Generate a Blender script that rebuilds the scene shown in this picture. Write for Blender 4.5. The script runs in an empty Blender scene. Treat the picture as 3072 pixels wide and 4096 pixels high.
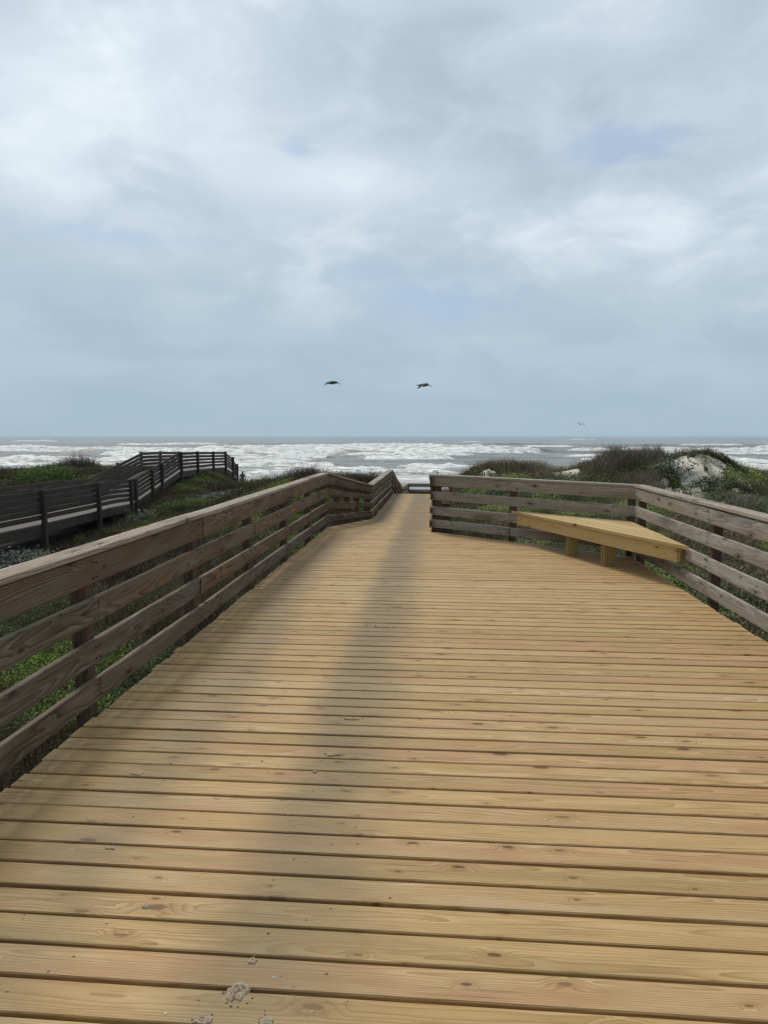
import bpy, bmesh, math, random
import numpy as np
from mathutils import Vector, Matrix, noise as mnoise

random.seed(7)
rng = np.random.default_rng(11)
scene = bpy.context.scene
COL = scene.collection
R = math.radians
EYE = 1.66

# ------------------------------------------------------------------ numpy noise
def _hash(ix, iy, seed):
    h = (ix.astype(np.int64) * 374761393 + iy.astype(np.int64) * 668265263 + seed * 974634777) & 0xFFFFFFFF
    h = ((h ^ (h >> 13)) * 1274126177) & 0xFFFFFFFF
    h = h ^ (h >> 16)
    return (h & 0xFFFFFF) / float(0xFFFFFF)

def vnoise(x, y, seed=0):
    x = np.asarray(x, float); y = np.asarray(y, float)
    ix = np.floor(x); iy = np.floor(y)
    fx = x - ix; fy = y - iy
    fx = fx * fx * (3 - 2 * fx); fy = fy * fy * (3 - 2 * fy)
    a = _hash(ix, iy, seed); b = _hash(ix + 1, iy, seed)
    c = _hash(ix, iy + 1, seed); d = _hash(ix + 1, iy + 1, seed)
    return (a + (b - a) * fx) * (1 - fy) + (c + (d - c) * fx) * fy

def fbm(x, y, seed=0, oct=4, gain=0.5):
    s = 0; a = 1; t = 0
    for o in range(oct):
        s = s + a * vnoise(np.asarray(x) * 2 ** o + 17.3 * o, np.asarray(y) * 2 ** o - 9.1 * o, seed + o)
        t += a; a *= gain
    return s / t

def sstep(a, b, x):
    t = np.clip((np.asarray(x, float) - a) / (b - a), 0, 1)
    return t * t * (3 - 2 * t)

# ------------------------------------------------------------------ tagging
def tag(o, label=None, cat=None, group=None, kind=None):
    if label: o['label'] = label
    if cat: o['category'] = cat
    if group: o['group'] = group
    if kind: o['kind'] = kind
    return o

def empty(name, loc, label, cat, group=None):
    o = bpy.data.objects.new(name, None)
    COL.objects.link(o); o.location = loc
    return tag(o, label, cat, group)

def add_obj(name, me, parent=None, loc=None):
    o = bpy.data.objects.new(name, me)
    COL.objects.link(o)
    if loc is not None: o.location = loc
    if parent is not None:
        o.parent = parent
        o.matrix_parent_inverse = Matrix.Translation(-Vector(parent.location))
    return o

# ------------------------------------------------------------------ materials
class NT:
    def __init__(self, tree):
        self.t = tree; self.n = tree.nodes; self.l = tree.links
    def new(self, typ, **kw):
        n = self.n.new(typ)
        for k, v in kw.items():
            if k.startswith('i_'):
                key = k[2:].replace('_', ' ')
                n.inputs[key].default_value = v
            else:
                setattr(n, k, v)
        return n
    def link(self, a, b):
        self.l.new(a, b)
    def _in(self, sock, v):
        if isinstance(v, bpy.types.NodeSocket): self.l.new(v, sock)
        elif v is not None: sock.default_value = v
    def math(self, op, a, b=None, c=None, clamp=False):
        n = self.n.new('ShaderNodeMath'); n.operation = op; n.use_clamp = clamp
        self._in(n.inputs[0], a); self._in(n.inputs[1], b)
        if c is not None: self._in(n.inputs[2], c)
        return n.outputs[0]
    def vmath(self, op, a, b=None):
        n = self.n.new('ShaderNodeVectorMath'); n.operation = op
        self._in(n.inputs[0], a)
        if b is not None: self._in(n.inputs[1], b)
        return n.outputs['Value'] if op in ('LENGTH', 'DISTANCE', 'DOT_PRODUCT') else n.outputs[0]
    def mix(self, f, a, b, blend='MIX'):
        n = self.n.new('ShaderNodeMix'); n.data_type = 'RGBA'; n.blend_type = blend
        self._in(n.inputs[0], f)
        for i, v in ((6, a), (7, b)):
            if isinstance(v, (tuple, list)) and len(v) == 3: v = (*v, 1)
            self._in(n.inputs[i], v)
        return n.outputs[2]
    def mapr(self, v, a, b, c=0.0, d=1.0, smooth=True):
        n = self.n.new('ShaderNodeMapRange')
        n.interpolation_type = 'SMOOTHSTEP' if smooth else 'LINEAR'
        self._in(n.inputs[0], v)
        n.inputs[1].default_value = a; n.inputs[2].default_value = b
        n.inputs[3].default_value = c; n.inputs[4].default_value = d
        return n.outputs[0]
    def noise(self, vec, scale, detail=3.0, rough=0.5, dist=0.0):
        n = self.n.new('ShaderNodeTexNoise')
        if vec is not None: self.l.new(vec, n.inputs['Vector'])
        n.inputs['Scale'].default_value = scale; n.inputs['Detail'].default_value = detail
        n.inputs['Roughness'].default_value = rough; n.inputs['Distortion'].default_value = dist
        return n.outputs['Fac']
    def sep(self, v):
        n = self.n.new('ShaderNodeSeparateXYZ'); self.l.new(v, n.inputs[0]); return n.outputs
    def comb(self, x, y, z):
        n = self.n.new('ShaderNodeCombineXYZ')
        for i, v in enumerate((x, y, z)): self._in(n.inputs[i], v)
        return n.outputs[0]
    def attr(self, name):
        n = self.n.new('ShaderNodeAttribute'); n.attribute_name = name; return n
    def geo_pos(self):
        return self.n.new('ShaderNodeNewGeometry').outputs['Position']

def material(name):
    m = bpy.data.materials.new(name); m.use_nodes = True
    t = NT(m.node_tree)
    b = t.n['Principled BSDF']
    return m, t, b

def wood(name, light, dark, knot, ring=0.0075, contrast=0.5, rough=0.7, bump=0.25, spec=0.14, gray=None, gray_amt=0.0,
         tints=None, dirt=False, warp=0.07, knot_dens=0.52, streak=0.0):
    m, t, b = material(name)
    v = t.attr('ring').outputs['Vector']
    seed = t.attr('seed').outputs['Fac']
    x, y, z = t.sep(v)
    so = t.math('MULTIPLY', seed, 91.7)
    # knots: sparse ellipses along the board
    kv = t.comb(t.math('MULTIPLY_ADD', x, 2.5, so), t.math('MULTIPLY_ADD', y, 7.0, t.math('MULTIPLY', seed, 37.3)), 0.0)
    vor = t.new('ShaderNodeTexVoronoi', voronoi_dimensions='2D', feature='F1'); t.link(kv, vor.inputs['Vector'])
    vor.inputs['Scale'].default_value = 1.0
    d = vor.outputs['Distance']; pick = t.sep(vor.outputs['Color'])
    has = t.math('GREATER_THAN', pick[0], 1 - knot_dens)
    size = t.math('MULTIPLY_ADD', t.math('POWER', pick[1], 1.6), 0.085, 0.022)
    kd = t.math('DIVIDE', d, size)
    nk = t.noise(t.vmath('MULTIPLY', v, (60, 90, 60)), 1.0, 2)
    kd = t.math('ADD', kd, t.math('MULTIPLY_ADD', nk, 0.7, -0.35))
    kmask = t.math('MULTIPLY', t.mapr(kd, 1.15, 0.75), has)
    halo = t.math('MULTIPLY', t.mapr(kd, 4.2, 0.8), has)
    # growth rings seen on the sawn faces
    off = t.comb(so, t.math('MULTIPLY', seed, 13.0), 0.0)
    nv = t.vmath('ADD', t.vmath('MULTIPLY', v, (0.9, 5.0, 5.0)), off)
    w1 = t.noise(nv, 1.0, 2)
    w2 = t.noise(t.vmath('ADD', t.vmath('MULTIPLY', v, (3.0, 22.0, 22.0)), off), 1.0, 2)
    r = t.math('SQRT', t.math('ADD', t.math('MULTIPLY', y, y), t.math('MULTIPLY', z, z)))
    r = t.math('ADD', r, t.math('MULTIPLY_ADD', w1, warp, -warp / 2))
    r = t.math('ADD', r, t.math('MULTIPLY_ADD', w2, 0.010, -0.005))
    r = t.math('ADD', r, t.math('MULTIPLY', halo, 0.016))
    saw = t.math('FRACT', t.math('DIVIDE', r, ring))
    late = t.math('POWER', saw, 2.2)                                  # soft spring wood into a dark late line
    fib = t.noise(t.vmath('ADD', t.vmath('MULTIPLY', v, (9.0, 420.0, 420.0)), off), 1.0, 2, 0.6)
    blot = t.noise(t.vmath('ADD', t.vmath('MULTIPLY', v, (1.3, 9.0, 9.0)), off), 1.3, 3, 0.55)
    base = (*light, 1)
    if tints:
        ramp = t.new('ShaderNodeValToRGB')
        e = ramp.color_ramp.elements
        e[0].color = (*tints[0], 1); e[1].color = (*tints[-1], 1)
        for i, c in enumerate(tints[1:-1]):
            q = e.new((i + 1) / (len(tints) - 1)); q.color = (*c, 1)
        mv = t.math('ADD', seed, t.math('MULTIPLY_ADD', blot, 0.9, -0.45), clamp=True)
        t.link(mv, ramp.inputs[0]); base = ramp.outputs[0]
    amt = t.math('MULTIPLY', t.math('MULTIPLY', late, contrast), t.math('MULTIPLY_ADD', w1, 0.9, 0.45))
    c = base if not isinstance(base, tuple) else t.mix(0.0, base, base)
    if gray is not None:
        gmask = t.mapr(t.math('MULTIPLY_ADD', fib, 0.3, blot), 0.50, 0.85, gray_amt * 0.15, gray_amt)
        c = t.mix(gmask, c, (*gray, 1))
        wet = t.noise(t.vmath('ADD', t.vmath('MULTIPLY', v, (0.8, 3.5, 3.5)), off), 1.0, 4, 0.6)
        c = t.mix(t.mapr(wet, 0.50, 0.72, 0.0, 0.6), c, (*dark, 1))
    c = t.mix(amt, c, (*dark, 1))
    c = t.mix(t.mapr(fib, 0.35, 0.8, 0.0, 0.32), c, (*dark, 1))
    if streak:
        sn = t.noise(t.vmath('ADD', t.vmath('MULTIPLY', v, (2.2, 70.0, 70.0)), off), 1.0, 3, 0.6)
        c = t.mix(t.mapr(sn, 0.60, 0.74, 0.0, streak), c, (dark[0] * 0.45, dark[1] * 0.45, dark[2] * 0.45, 1))
    c = t.mix(t.math('MULTIPLY', halo, 0.38), c, (*dark, 1))
    c = t.mix(t.math('MULTIPLY', kmask, t.math('MULTIPLY_ADD', pick[2], 0.45, 0.45)), c, (*knot, 1))
    if dirt:
        # two trodden, sandy damp wheel tracks along the walk
        p = t.geo_pos(); px, py, pz = t.sep(p)
        wob = t.math('MULTIPLY_ADD', t.noise(t.vmath('MULTIPLY', p, (1.6, 1.3, 0.0)), 1.0, 4, 0.65), 0.34, -0.17)
        xx = t.math('ADD', px, wob)
        mid = t.math('MULTIPLY', t.mapr(xx, -0.86, -0.60), t.mapr(xx, -0.04, -0.50))
        cl = t.math('ADD', t.mapr(py, 4.0, 9.0, -1.40, -1.66), t.mapr(py, 10.5, 14.0, 0.0, 0.56))
        lw = t.math('ABSOLUTE', t.math('SUBTRACT', xx, cl))
        lef = t.math('MULTIPLY', t.mapr(lw, 0.36, 0.05), 0.85)
        pat = t.noise(t.vmath('MULTIPLY', p, (1.5, 5.0, 0.0)), 1.3, 4, 0.6)
        dm = t.math('MULTIPLY', t.math('MAXIMUM', mid, lef), t.mapr(pat, 0.20, 0.62, 0.60, 0.97))
        dm = t.math('MULTIPLY', dm, t.mapr(py, 1.4, 3.6, 0.80, 1.0))
        dc = t.mix(0.68, c, (0.140, 0.110, 0.062, 1))
        c = t.mix(dm, c, dc)
        # pale dried sand spots in the tracks
        vs = t.new('ShaderNodeTexVoronoi', feature='F1'); t.link(t.vmath('MULTIPLY', p, (21, 21, 1)), vs.inputs['Vector'])
        spot = t.math('MULTIPLY', t.mapr(vs.outputs['Distance'], 0.16, 0.07), t.math('GREATER_THAN', t.sep(vs.outputs['Color'])[0], 0.84))
        near = t.math('MAXIMUM', t.mapr(t.math('ABSOLUTE', t.math('ADD', px, 0.5)), 0.35, 0.05), t.mapr(lw, 0.4, 0.1, 0.0, 0.6))
        c = t.mix(t.math('MULTIPLY', t.math('MULTIPLY', spot, near), 0.75), c, (0.50, 0.45, 0.36, 1))
    t.link(c, b.inputs['Base Color'])
    rn = t.math('MULTIPLY_ADD', fib, 0.15, rough - 0.07)
    t.link(rn, b.inputs['Roughness'])
    b.inputs['Specular IOR Level'].default_value = spec
    bp = t.new('ShaderNodeBump'); bp.inputs['Strength'].default_value = bump; bp.inputs['Distance'].default_value = 0.004
    h = t.math('SUBTRACT', t.math('MULTIPLY', fib, 0.6), t.math('ADD', late, kmask))
    t.link(h, bp.inputs['Height']); t.link(bp.outputs[0], b.inputs['Normal'])
    return m

def attr_mat(name, rough=0.65, spec=0.2, transl=0.0):
    m, t, b = material(name)
    c = t.attr('col').outputs['Color']
    t.link(c, b.inputs['Base Color'])
    b.inputs['Roughness'].default_value = rough
    b.inputs['Specular IOR Level'].default_value = spec
    if transl:
        tr = t.new('ShaderNodeBsdfTranslucent'); t.link(c, tr.inputs['Color'])
        mx = t.new('ShaderNodeMixShader'); mx.inputs[0].default_value = transl
        t.link(b.outputs[0], mx.inputs[1]); t.link(tr.outputs[0], mx.inputs[2])
        t.link(mx.outputs[0], t.n['Material Output'].inputs['Surface'])
    return m

M = {}
M['deck'] = wood('new_pine_decking', (0.50, 0.33, 0.15), (0.250, 0.128, 0.036), (0.085, 0.036, 0.018), contrast=0.72, rough=0.58, bump=0.3, streak=0.5, spec=0.22, knot_dens=0.6,
                 tints=[(0.450, 0.298, 0.124), (0.525, 0.368, 0.185), (0.470, 0.285, 0.142), (0.385, 0.272, 0.120), (0.540, 0.365, 0.168), (0.475, 0.315, 0.142), (0.530, 0.385, 0.205)], dirt=True)
M['bench'] = wood('new_pine_bench', (0.52, 0.37, 0.17), (0.38, 0.245, 0.095), (0.09, 0.04, 0.018), contrast=0.6, rough=0.55, bump=0.2, streak=0.4,
                  tints=[(0.54, 0.385, 0.175), (0.62, 0.455, 0.225), (0.50, 0.365, 0.165)])
M['bench_leg'] = wood('green_treated_pine', (0.36, 0.285, 0.120), (0.23, 0.17, 0.065), (0.07, 0.035, 0.02), contrast=0.4, rough=0.6, bump=0.15)
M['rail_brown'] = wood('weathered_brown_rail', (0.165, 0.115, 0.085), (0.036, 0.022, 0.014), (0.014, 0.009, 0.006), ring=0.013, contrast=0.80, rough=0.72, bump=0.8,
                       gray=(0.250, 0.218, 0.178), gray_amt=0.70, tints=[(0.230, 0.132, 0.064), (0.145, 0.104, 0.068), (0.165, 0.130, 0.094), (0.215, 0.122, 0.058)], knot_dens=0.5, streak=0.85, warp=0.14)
M['rail_grey'] = wood('weathered_grey_rail', (0.22, 0.18, 0.16), (0.062, 0.044, 0.037), (0.022, 0.013, 0.011), ring=0.012, contrast=0.50, rough=0.75, bump=0.7,
                      gray=(0.450, 0.420, 0.365), gray_amt=0.85, tints=[(0.390, 0.330, 0.260), (0.340, 0.305, 0.255), (0.380, 0.325, 0.258)], knot_dens=0.5, streak=0.75, warp=0.14)
M['cap'] = wood('weathered_cap_board', (0.32, 0.275, 0.23), (0.085, 0.062, 0.048), (0.03, 0.022, 0.018), ring=0.013, contrast=0.8, rough=0.75, bump=0.9,
                gray=(0.47, 0.405, 0.34), gray_amt=0.8, tints=[(0.41, 0.31, 0.225), (0.38, 0.315, 0.255)], knot_dens=0.45, streak=1.0)
M['post'] = wood('weathered_post', (0.150, 0.090, 0.055), (0.045, 0.028, 0.018), (0.03, 0.02, 0.015), ring=0.010, contrast=0.7, rough=0.75, bump=0.5,
                 gray=(0.155, 0.135, 0.115), gray_amt=0.5, knot_dens=0.3, streak=0.5)
M['old'] = wood('old_dark_timber', (0.080, 0.062, 0.051), (0.028, 0.022, 0.018), (0.015, 0.012, 0.01), ring=0.012, contrast=0.6, rough=0.8, bump=0.5,
                gray=(0.108, 0.092, 0.080), gray_amt=0.6, knot_dens=0.3, streak=0.5)
M['old_deck'] = wood('old_grey_decking', (0.20, 0.18, 0.16), (0.12, 0.105, 0.09), (0.05, 0.04, 0.035), ring=0.009, contrast=0.5, rough=0.8, bump=0.4,
                     gray=(0.23, 0.215, 0.20), gray_amt=0.7, knot_dens=0.3, streak=0.4)
M['frame'] = wood('hidden_joist_timber', (0.20, 0.13, 0.055), (0.10, 0.06, 0.025), (0.05, 0.03, 0.02), contrast=0.4, knot_dens=0.3)

_m, _t, _b = material('rusty_nail'); _b.inputs['Base Color'].default_value = (0.035, 0.022, 0.016, 1); _b.inputs['Roughness'].default_value = 0.8; M['rust'] = _m
M['twig'] = attr_mat('dry_twigs', 0.9, 0.05)
M['leaf'] = attr_mat('leaves', 0.75, 0.10, 0.22)
M['blade'] = attr_mat('grass_blades', 0.75, 0.10, 0.2)

# ------------------------------------------------------------------ board builder
class Boards:
    """collects chamfered, slightly bowed boards into one mesh, with board-space wood coordinates"""
    def __init__(s):
        s.v = []; s.f = []; s.ring = []; s.seed = []
    def sweep(s, pts, up, width, thick, ch=0.004, seed=None, cut0=None, cut1=None):
        """pts: centre line; up: unit vector(s) of the width direction; thickness is across both"""
        seed = random.random() if seed is None else seed
        pts = [Vector(p) for p in pts]
        n = len(pts)
        y0 = random.uniform(-0.08, 0.08); z0 = random.uniform(0.015, 0.11) * random.choice((-1, 1))
        ty = random.uniform(-0.010, 0.010); tz = random.uniform(-0.012, 0.012)
        x0 = random.uniform(0, 40)
        a, b = width / 2, thick / 2
        prof = [(-a + ch, -b), (a - ch, -b), (a, -b + ch), (a, b - ch), (a - ch, b), (-a + ch, b), (-a, b - ch), (-a, -b + ch)]
        base = len(s.v); L = 0
        for i, p in enumerate(pts):
            if i: L += (p - pts[i - 1]).length
            tg = (pts[min(i + 1, n - 1)] - pts[max(i - 1, 0)]).normalized()
            U = Vector(up[i] if isinstance(up, list) else up)
            U = (U - tg * U.dot(tg)).normalized()
            T = tg.cross(U)
            for (w, h) in prof:
                q = p + U * w + T * h
                if i == 0 and cut0 is not None: q = q + tg * (cut0 * w)
                if i == n - 1 and cut1 is not None: q = q + tg * (cut1 * w)
                s.v.append(q)
                s.ring.append((x0 + L, w - y0 + ty * L, h - z0 + tz * L)); s.seed.append(seed)
        for i in range(n - 1):
            for k in range(8):
                k2 = (k + 1) % 8
                s.f.append((base + i * 8 + k, base + i * 8 + k2, base + i * 8 + 8 + k2, base + i * 8 + 8 + k))
        s.f.append(tuple(base + k for k in range(7, -1, -1)))
        s.f.append(tuple(base + (n - 1) * 8 + k for k in range(8)))
    def prism(s, poly, z0, z1, axis_u):
        """flat plank of any outline (polygon in XY, counter-clockwise)"""
        seed = random.random(); U = Vector((axis_u[0], axis_u[1])).normalized(); W = Vector((-U.y, U.x))
        x0 = random.uniform(0, 40); y0 = random.uniform(-0.06, 0.06); zz = random.uniform(0.02, 0.1)
        base = len(s.v); n = len(poly)
        cen = sum((Vector(p) for p in poly), Vector((0, 0))) / n
        cy = cen.dot(W)
        for z, ins in ((z0, 0), (z1 - 0.004, 0), (z1, 0.004)):
            for p in poly:
                p = Vector(p); q = p + (cen - p).normalized() * ins
                s.v.append(Vector((q.x, q.y, z)))
                s.ring.append((x0 + p.dot(U), p.dot(W) - cy - y0, z - z0 - zz)); s.seed.append(seed)
        for l in (0, 1):
            for k in range(n):
                k2 = (k + 1) % n
                s.f.append((base + l * n + k, base + l * n + k2, base + l * n + n + k2, base + l * n + n + k))
        s.f.append(tuple(base + k for k in range(n - 1, -1, -1)))
        s.f.append(tuple(base + 2 * n + k for k in range(n)))
    def mesh(s, name, mat):
        me = bpy.data.meshes.new(name)
        me.from_pydata([tuple(v) for v in s.v], [], s.f)
        a = me.attributes.new('ring', 'FLOAT_VECTOR', 'POINT'); a.data.foreach_set('vector', np.array(s.ring, np.float32).ravel())
        a = me.attributes.new('seed', 'FLOAT', 'POINT'); a.data.foreach_set('value', np.array(s.seed, np.float32))
        me.materials.append(mat)
        bm = bmesh.new(); bm.from_mesh(me); bmesh.ops.recalc_face_normals(bm, faces=bm.faces); bm.to_mesh(me); bm.free()
        return me

def board(name, parent, mat, pts, up, width, thick, **kw):
    b = Boards(); b.sweep(pts, up, width, thick, **kw)
    return add_obj(name, b.mesh(name, mat), parent)

def catmull(nodes, step=0.35):
    """straight runs between nodes, sampled"""
    out = []
    for i in range(len(nodes) - 1):
        a, b = Vector(nodes[i]), Vector(nodes[i + 1])
        k = max(1, int((b - a).length / step))
        for j in range(k): out.append(a.lerp(b, j / k))
    out.append(Vector(nodes[-1]))
    return out

def bow(p, s, amp=0.006):
    n1 = mnoise.noise(Vector((p.x * 0.55 + s, p.y * 0.55, s * 3.1)))
    n2 = mnoise.noise(Vector((p.x * 0.55 - s, p.y * 0.55 + 9, s * 1.7)))
    return Vector((amp * n1, 0, amp * 1.3 * n2))

# ------------------------------------------------------------------ terrain
def deck_z(y):      # new walk: level, then ramp, then landing
    return np.interp(y, [-10, 20.4, 26.2, 40], [0, 0, -1.15, -1.15])
def old_z(y):
    return np.interp(y, [-30, 14, 26, 29.5, 36.8, 40, 46, 48.5, 50.2, 60], [-0.95, -0.95, -1.05, -1.22, -0.22, -0.26, -0.40, -0.83, -1.42, -3.6])
def old_x(y):       # near (right) edge of the old walk
    return np.interp(np.asarray(y, float), [-30, 20, 25, 29.3, 37, 46, 60], [-11.9, -12.0, -12.3, -13.05, -13.75, -14.08, -15.6])

Y_M = [-30, 0, 10, 17, 22, 26, 30, 37, 47, 60, 87, 130, 400]
Z_M = [-1.0, -0.85, -0.75, -0.45, -0.12, -0.18, -0.65, -2.0, -3.1, -3.45, -3.9, -4.8, -8]
Y_L = [-30, 0, 20, 28, 32, 37, 43, 50, 60, 87, 130, 400]
Z_L = [-1.7, -1.75, -1.95, -1.7, -1.25, -0.70, -0.72, -1.9, -3.2, -3.9, -4.8, -8]
Y_R = [-30, 3, 10, 15, 19, 22.5, 26, 33, 43, 60, 87, 130, 400]
Z_R = [-1.0, -0.95, -0.75, -0.42, 0.02, 0.30, 0.05, -1.7, -3.1, -3.45, -3.9, -4.8, -8]

def g2(x, y, cx, cy, sx, sy, h):
    return h * np.exp(-((x - cx) / sx) ** 2 - ((y - cy) / sy) ** 2)

def terrain(x, y):
    x = np.asarray(x, float); y = np.asarray(y, float)
    m = np.interp(y, Y_M, Z_M); l = np.interp(y, Y_L, Z_L); r = np.interp(y, Y_R, Z_R)
    wl = sstep(-4.5, -10.5, x); wr = sstep(0.2, 1.6, x)
    z = m * (1 - wl) + l * wl
    z = z * (1 - wr) + r * wr
    z = z + g2(x, y, -4.4, 25, 2.4, 2.6, 0.36) + g2(x, y, -9.0, 31.5, 2.5, 2.0, 0.10) + g2(x, y, -10.6, 38, 1.9, 6.5, -0.60) + g2(x, y, -12.1, 43.2, 1.3, 4.0, -0.55)
    z = z + g2(x, y, 2.0, 23, 1.3, 1.5, 0.40) + g2(x, y, 4.1, 23.0, 1.3, 1.2, 0.26) + g2(x, y, 3.9, 23.2, 0.7, 1.2, -0.08)
    z = z + g2(x, y, 5.5, 22.2, 1.25, 1.5, 0.46)
    d = np.sqrt(((x - 7.65) / 2.05) ** 2 + ((y - 21.7) / np.where(y < 21.7, 2.9, 1.9)) ** 2) + 0.35 * (fbm(x / 0.8, y / 0.8, 57, 4) - 0.5)
    z = z + 0.82 * (0.30 * sstep(1.0, 0.10, d) + 0.70 * np.clip(1 - d, 0, 1)) + 0.05 * sstep(1.2, 0.6, d) * (fbm(x / 0.55, y / 0.55, 58, 3) - 0.5)
    z = z + g2(x, y, 10.5, 21, 1.5, 2.0, 0.15) + g2(x, y, 14, 23, 2.5, 2.5, 0.4)
    z = z + g2(x, y, -21, 42, 4, 4, 0.35) + g2(x, y, -30, 40, 6, 4, 0.2)
    amp = sstep(70, 45, y)
    z = z + amp * (0.30 * (fbm(x / 3.2, y / 3.2, 5) - 0.5) + 0.10 * (fbm(x / 0.7, y / 0.7, 9, 3) - 0.5))
    far = sstep(20, 60, np.abs(x))
    z = z + far * amp * 1.0 * (fbm(x / 9, y / 7, 21, 3) - 0.45)
    # kept clear beneath the walks
    plat = (x > -2.35) & (x < 2.95) & (y < 14.6)
    z = np.where(plat, np.minimum(z, -0.62), z)
    walk = (x > -1.75) & (x < 0.35) & (y >= 12) & (y < 29)
    z = np.where(walk, np.minimum(z, deck_z(y) - 0.42), z)
    land = (x > -1.75) & (x < 3.6) & (y > 25.7) & (y < 29.0)
    z = np.where(land, np.minimum(z, -1.5), z)
    ox = old_x(y)
    old = (x > ox - 2.6) & (x < ox + 0.3) & (y < 51)
    z = np.where(old, np.minimum(z, old_z(y) - 0.42), z)
    return z

def sand_mask(x, y):
    """bare sand, 0..1"""
    n = fbm(x / 0.8, y / 0.8, 33, 4)
    d = np.sqrt(((x - 7.65) / 1.35) ** 2 + ((y - 20.7) / 2.1) ** 2)
    s = sstep(1.10, 0.75, d + (n - 0.5) * 2.6)
    s = s * sstep(0.40, 0.52, fbm(x / 0.5, y / 0.45, 37, 3) + 0.10)
    d2 = np.sqrt(((x - 3.75) / 0.62) ** 2 + ((y - 22.6) / 1.0) ** 2)
    s = np.maximum(s, sstep(1.15, 0.6, d2 + (n - 0.5) * 1.6))
    d3 = np.sqrt(((x - 1.45) / 0.36) ** 2 + ((y - 22.0) / 0.8) ** 2)
    s = np.maximum(s, sstep(1.05, 0.6, d3 + (n - 0.5) * 1.8))
    d4 = np.sqrt(((x - 6.2) / 0.8) ** 2 + ((y - 18.9) / 0.8) ** 2)
    s = np.maximum(s, sstep(1.3, 0.6, d4 + (n - 0.5) * 1.8))
    line = 33.5 + 3 * (fbm(x / 6, y * 0, 44, 2) - 0.5) + sstep(-6, -14, x) * 17
    s = np.maximum(s, sstep(line, line + 4, y))
    return s

def build_ground():
    u = np.linspace(-1, 1, 620)
    xs = np.sinh(u * 4.6) / np.sinh(4.6) * 420
    ys = np.concatenate([np.linspace(-30, 0, 40, endpoint=False), np.linspace(0, 48, 330, endpoint=False), np.linspace(48, 140, 110)])
    X, Y = np.meshgrid(xs, ys)
    Z = terrain(X, Y)
    nx, ny = len(xs), len(ys)
    co = np.stack([X, Y, Z], -1).reshape(-1, 3)
    idx = np.arange(nx * ny).reshape(ny, nx)
    f = np.stack([idx[:-1, :-1], idx[:-1, 1:], idx[1:, 1:], idx[1:, :-1]], -1).reshape(-1, 4)
    me = bpy.data.meshes.new('ground')
    np_mesh(me, co, f)
    a = me.attributes.new('sand', 'FLOAT', 'POINT'); a.data.foreach_set('value', sand_mask(X, Y).ravel().astype(np.float32))
    me.polygons.foreach_set('use_smooth', np.ones(len(f), bool))
    m, t, b = material('dune_ground'); b.inputs['Specular IOR Level'].default_value = 0.12
    p = t.geo_pos(); px, py, pz = t.sep(p)
    s = t.attr('sand').outputs['Fac']
    n1 = t.noise(p, 3.0, 5, 0.6); n2 = t.noise(p, 35.0, 3, 0.6); n3 = t.noise(p, 0.5, 3)
    soil = t.mix(n1, (0.012, 0.009, 0.006, 1), (0.040, 0.030, 0.020, 1))
    soil = t.mix(t.mapr(n3, 0.45, 0.65, 0, 0.4), soil, (0.030, 0.034, 0.014, 1))
    sand = t.mix(n2, (0.56, 0.51, 0.43, 1), (0.76, 0.71, 0.62, 1))
    wet = t.mapr(py, 52.0, 72.0)
    sand = t.mix(wet, sand, (0.165, 0.158, 0.145, 1))
    sm = t.mapr(t.math('MULTIPLY_ADD', n1, 0.45, s), 0.42, 0.85)
    t.link(t.mix(sm, soil, sand), b.inputs['Base Color'])
    t.link(t.mapr(wet, 0.3, 1.0, 0.85, 0.12), b.inputs['Roughness'])
    bp = t.new('ShaderNodeBump'); bp.inputs['Distance'].default_value = 0.03
    t.link(t.mapr(wet, 0.0, 1.0, 0.6, 0.02), bp.inputs['Strength'])
    wv = t.new('ShaderNodeTexWave', wave_type='BANDS', bands_direction='DIAGONAL'); wv.inputs['Scale'].default_value = 5.0; wv.inputs['Distortion'].default_value = 5.0; wv.inputs['Detail'].default_value = 3.0
    t.link(p, wv.inputs['Vector'])
    t.link(t.math('ADD', t.math('MULTIPLY_ADD', n1, 2.0, n2), t.math('MULTIPLY', wv.outputs['Fac'], 0.5)), bp.inputs['Height']); t.link(bp.outputs[0], b.inputs['Normal'])
    me.materials.append(m)
    o = add_obj('ground', me); tag(o, kind='structure', label='dark dune soil and pale sand falling to the wet beach', cat='ground')

def np_mesh(me, co, faces):
    co = np.asarray(co, np.float32); faces = np.asarray(faces, np.int32)
    nf, k = faces.shape
    me.vertices.add(len(co)); me.vertices.foreach_set('co', co.ravel())
    me.loops.add(nf * k); me.loops.foreach_set('vertex_index', faces.ravel())
    me.polygons.add(nf)
    me.polygons.foreach_set('loop_start', np.arange(0, nf * k, k, dtype=np.int32))
    me.polygons.foreach_set('loop_total', np.full(nf, k, np.int32))
    me.update(calc_edges=True)

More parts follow.
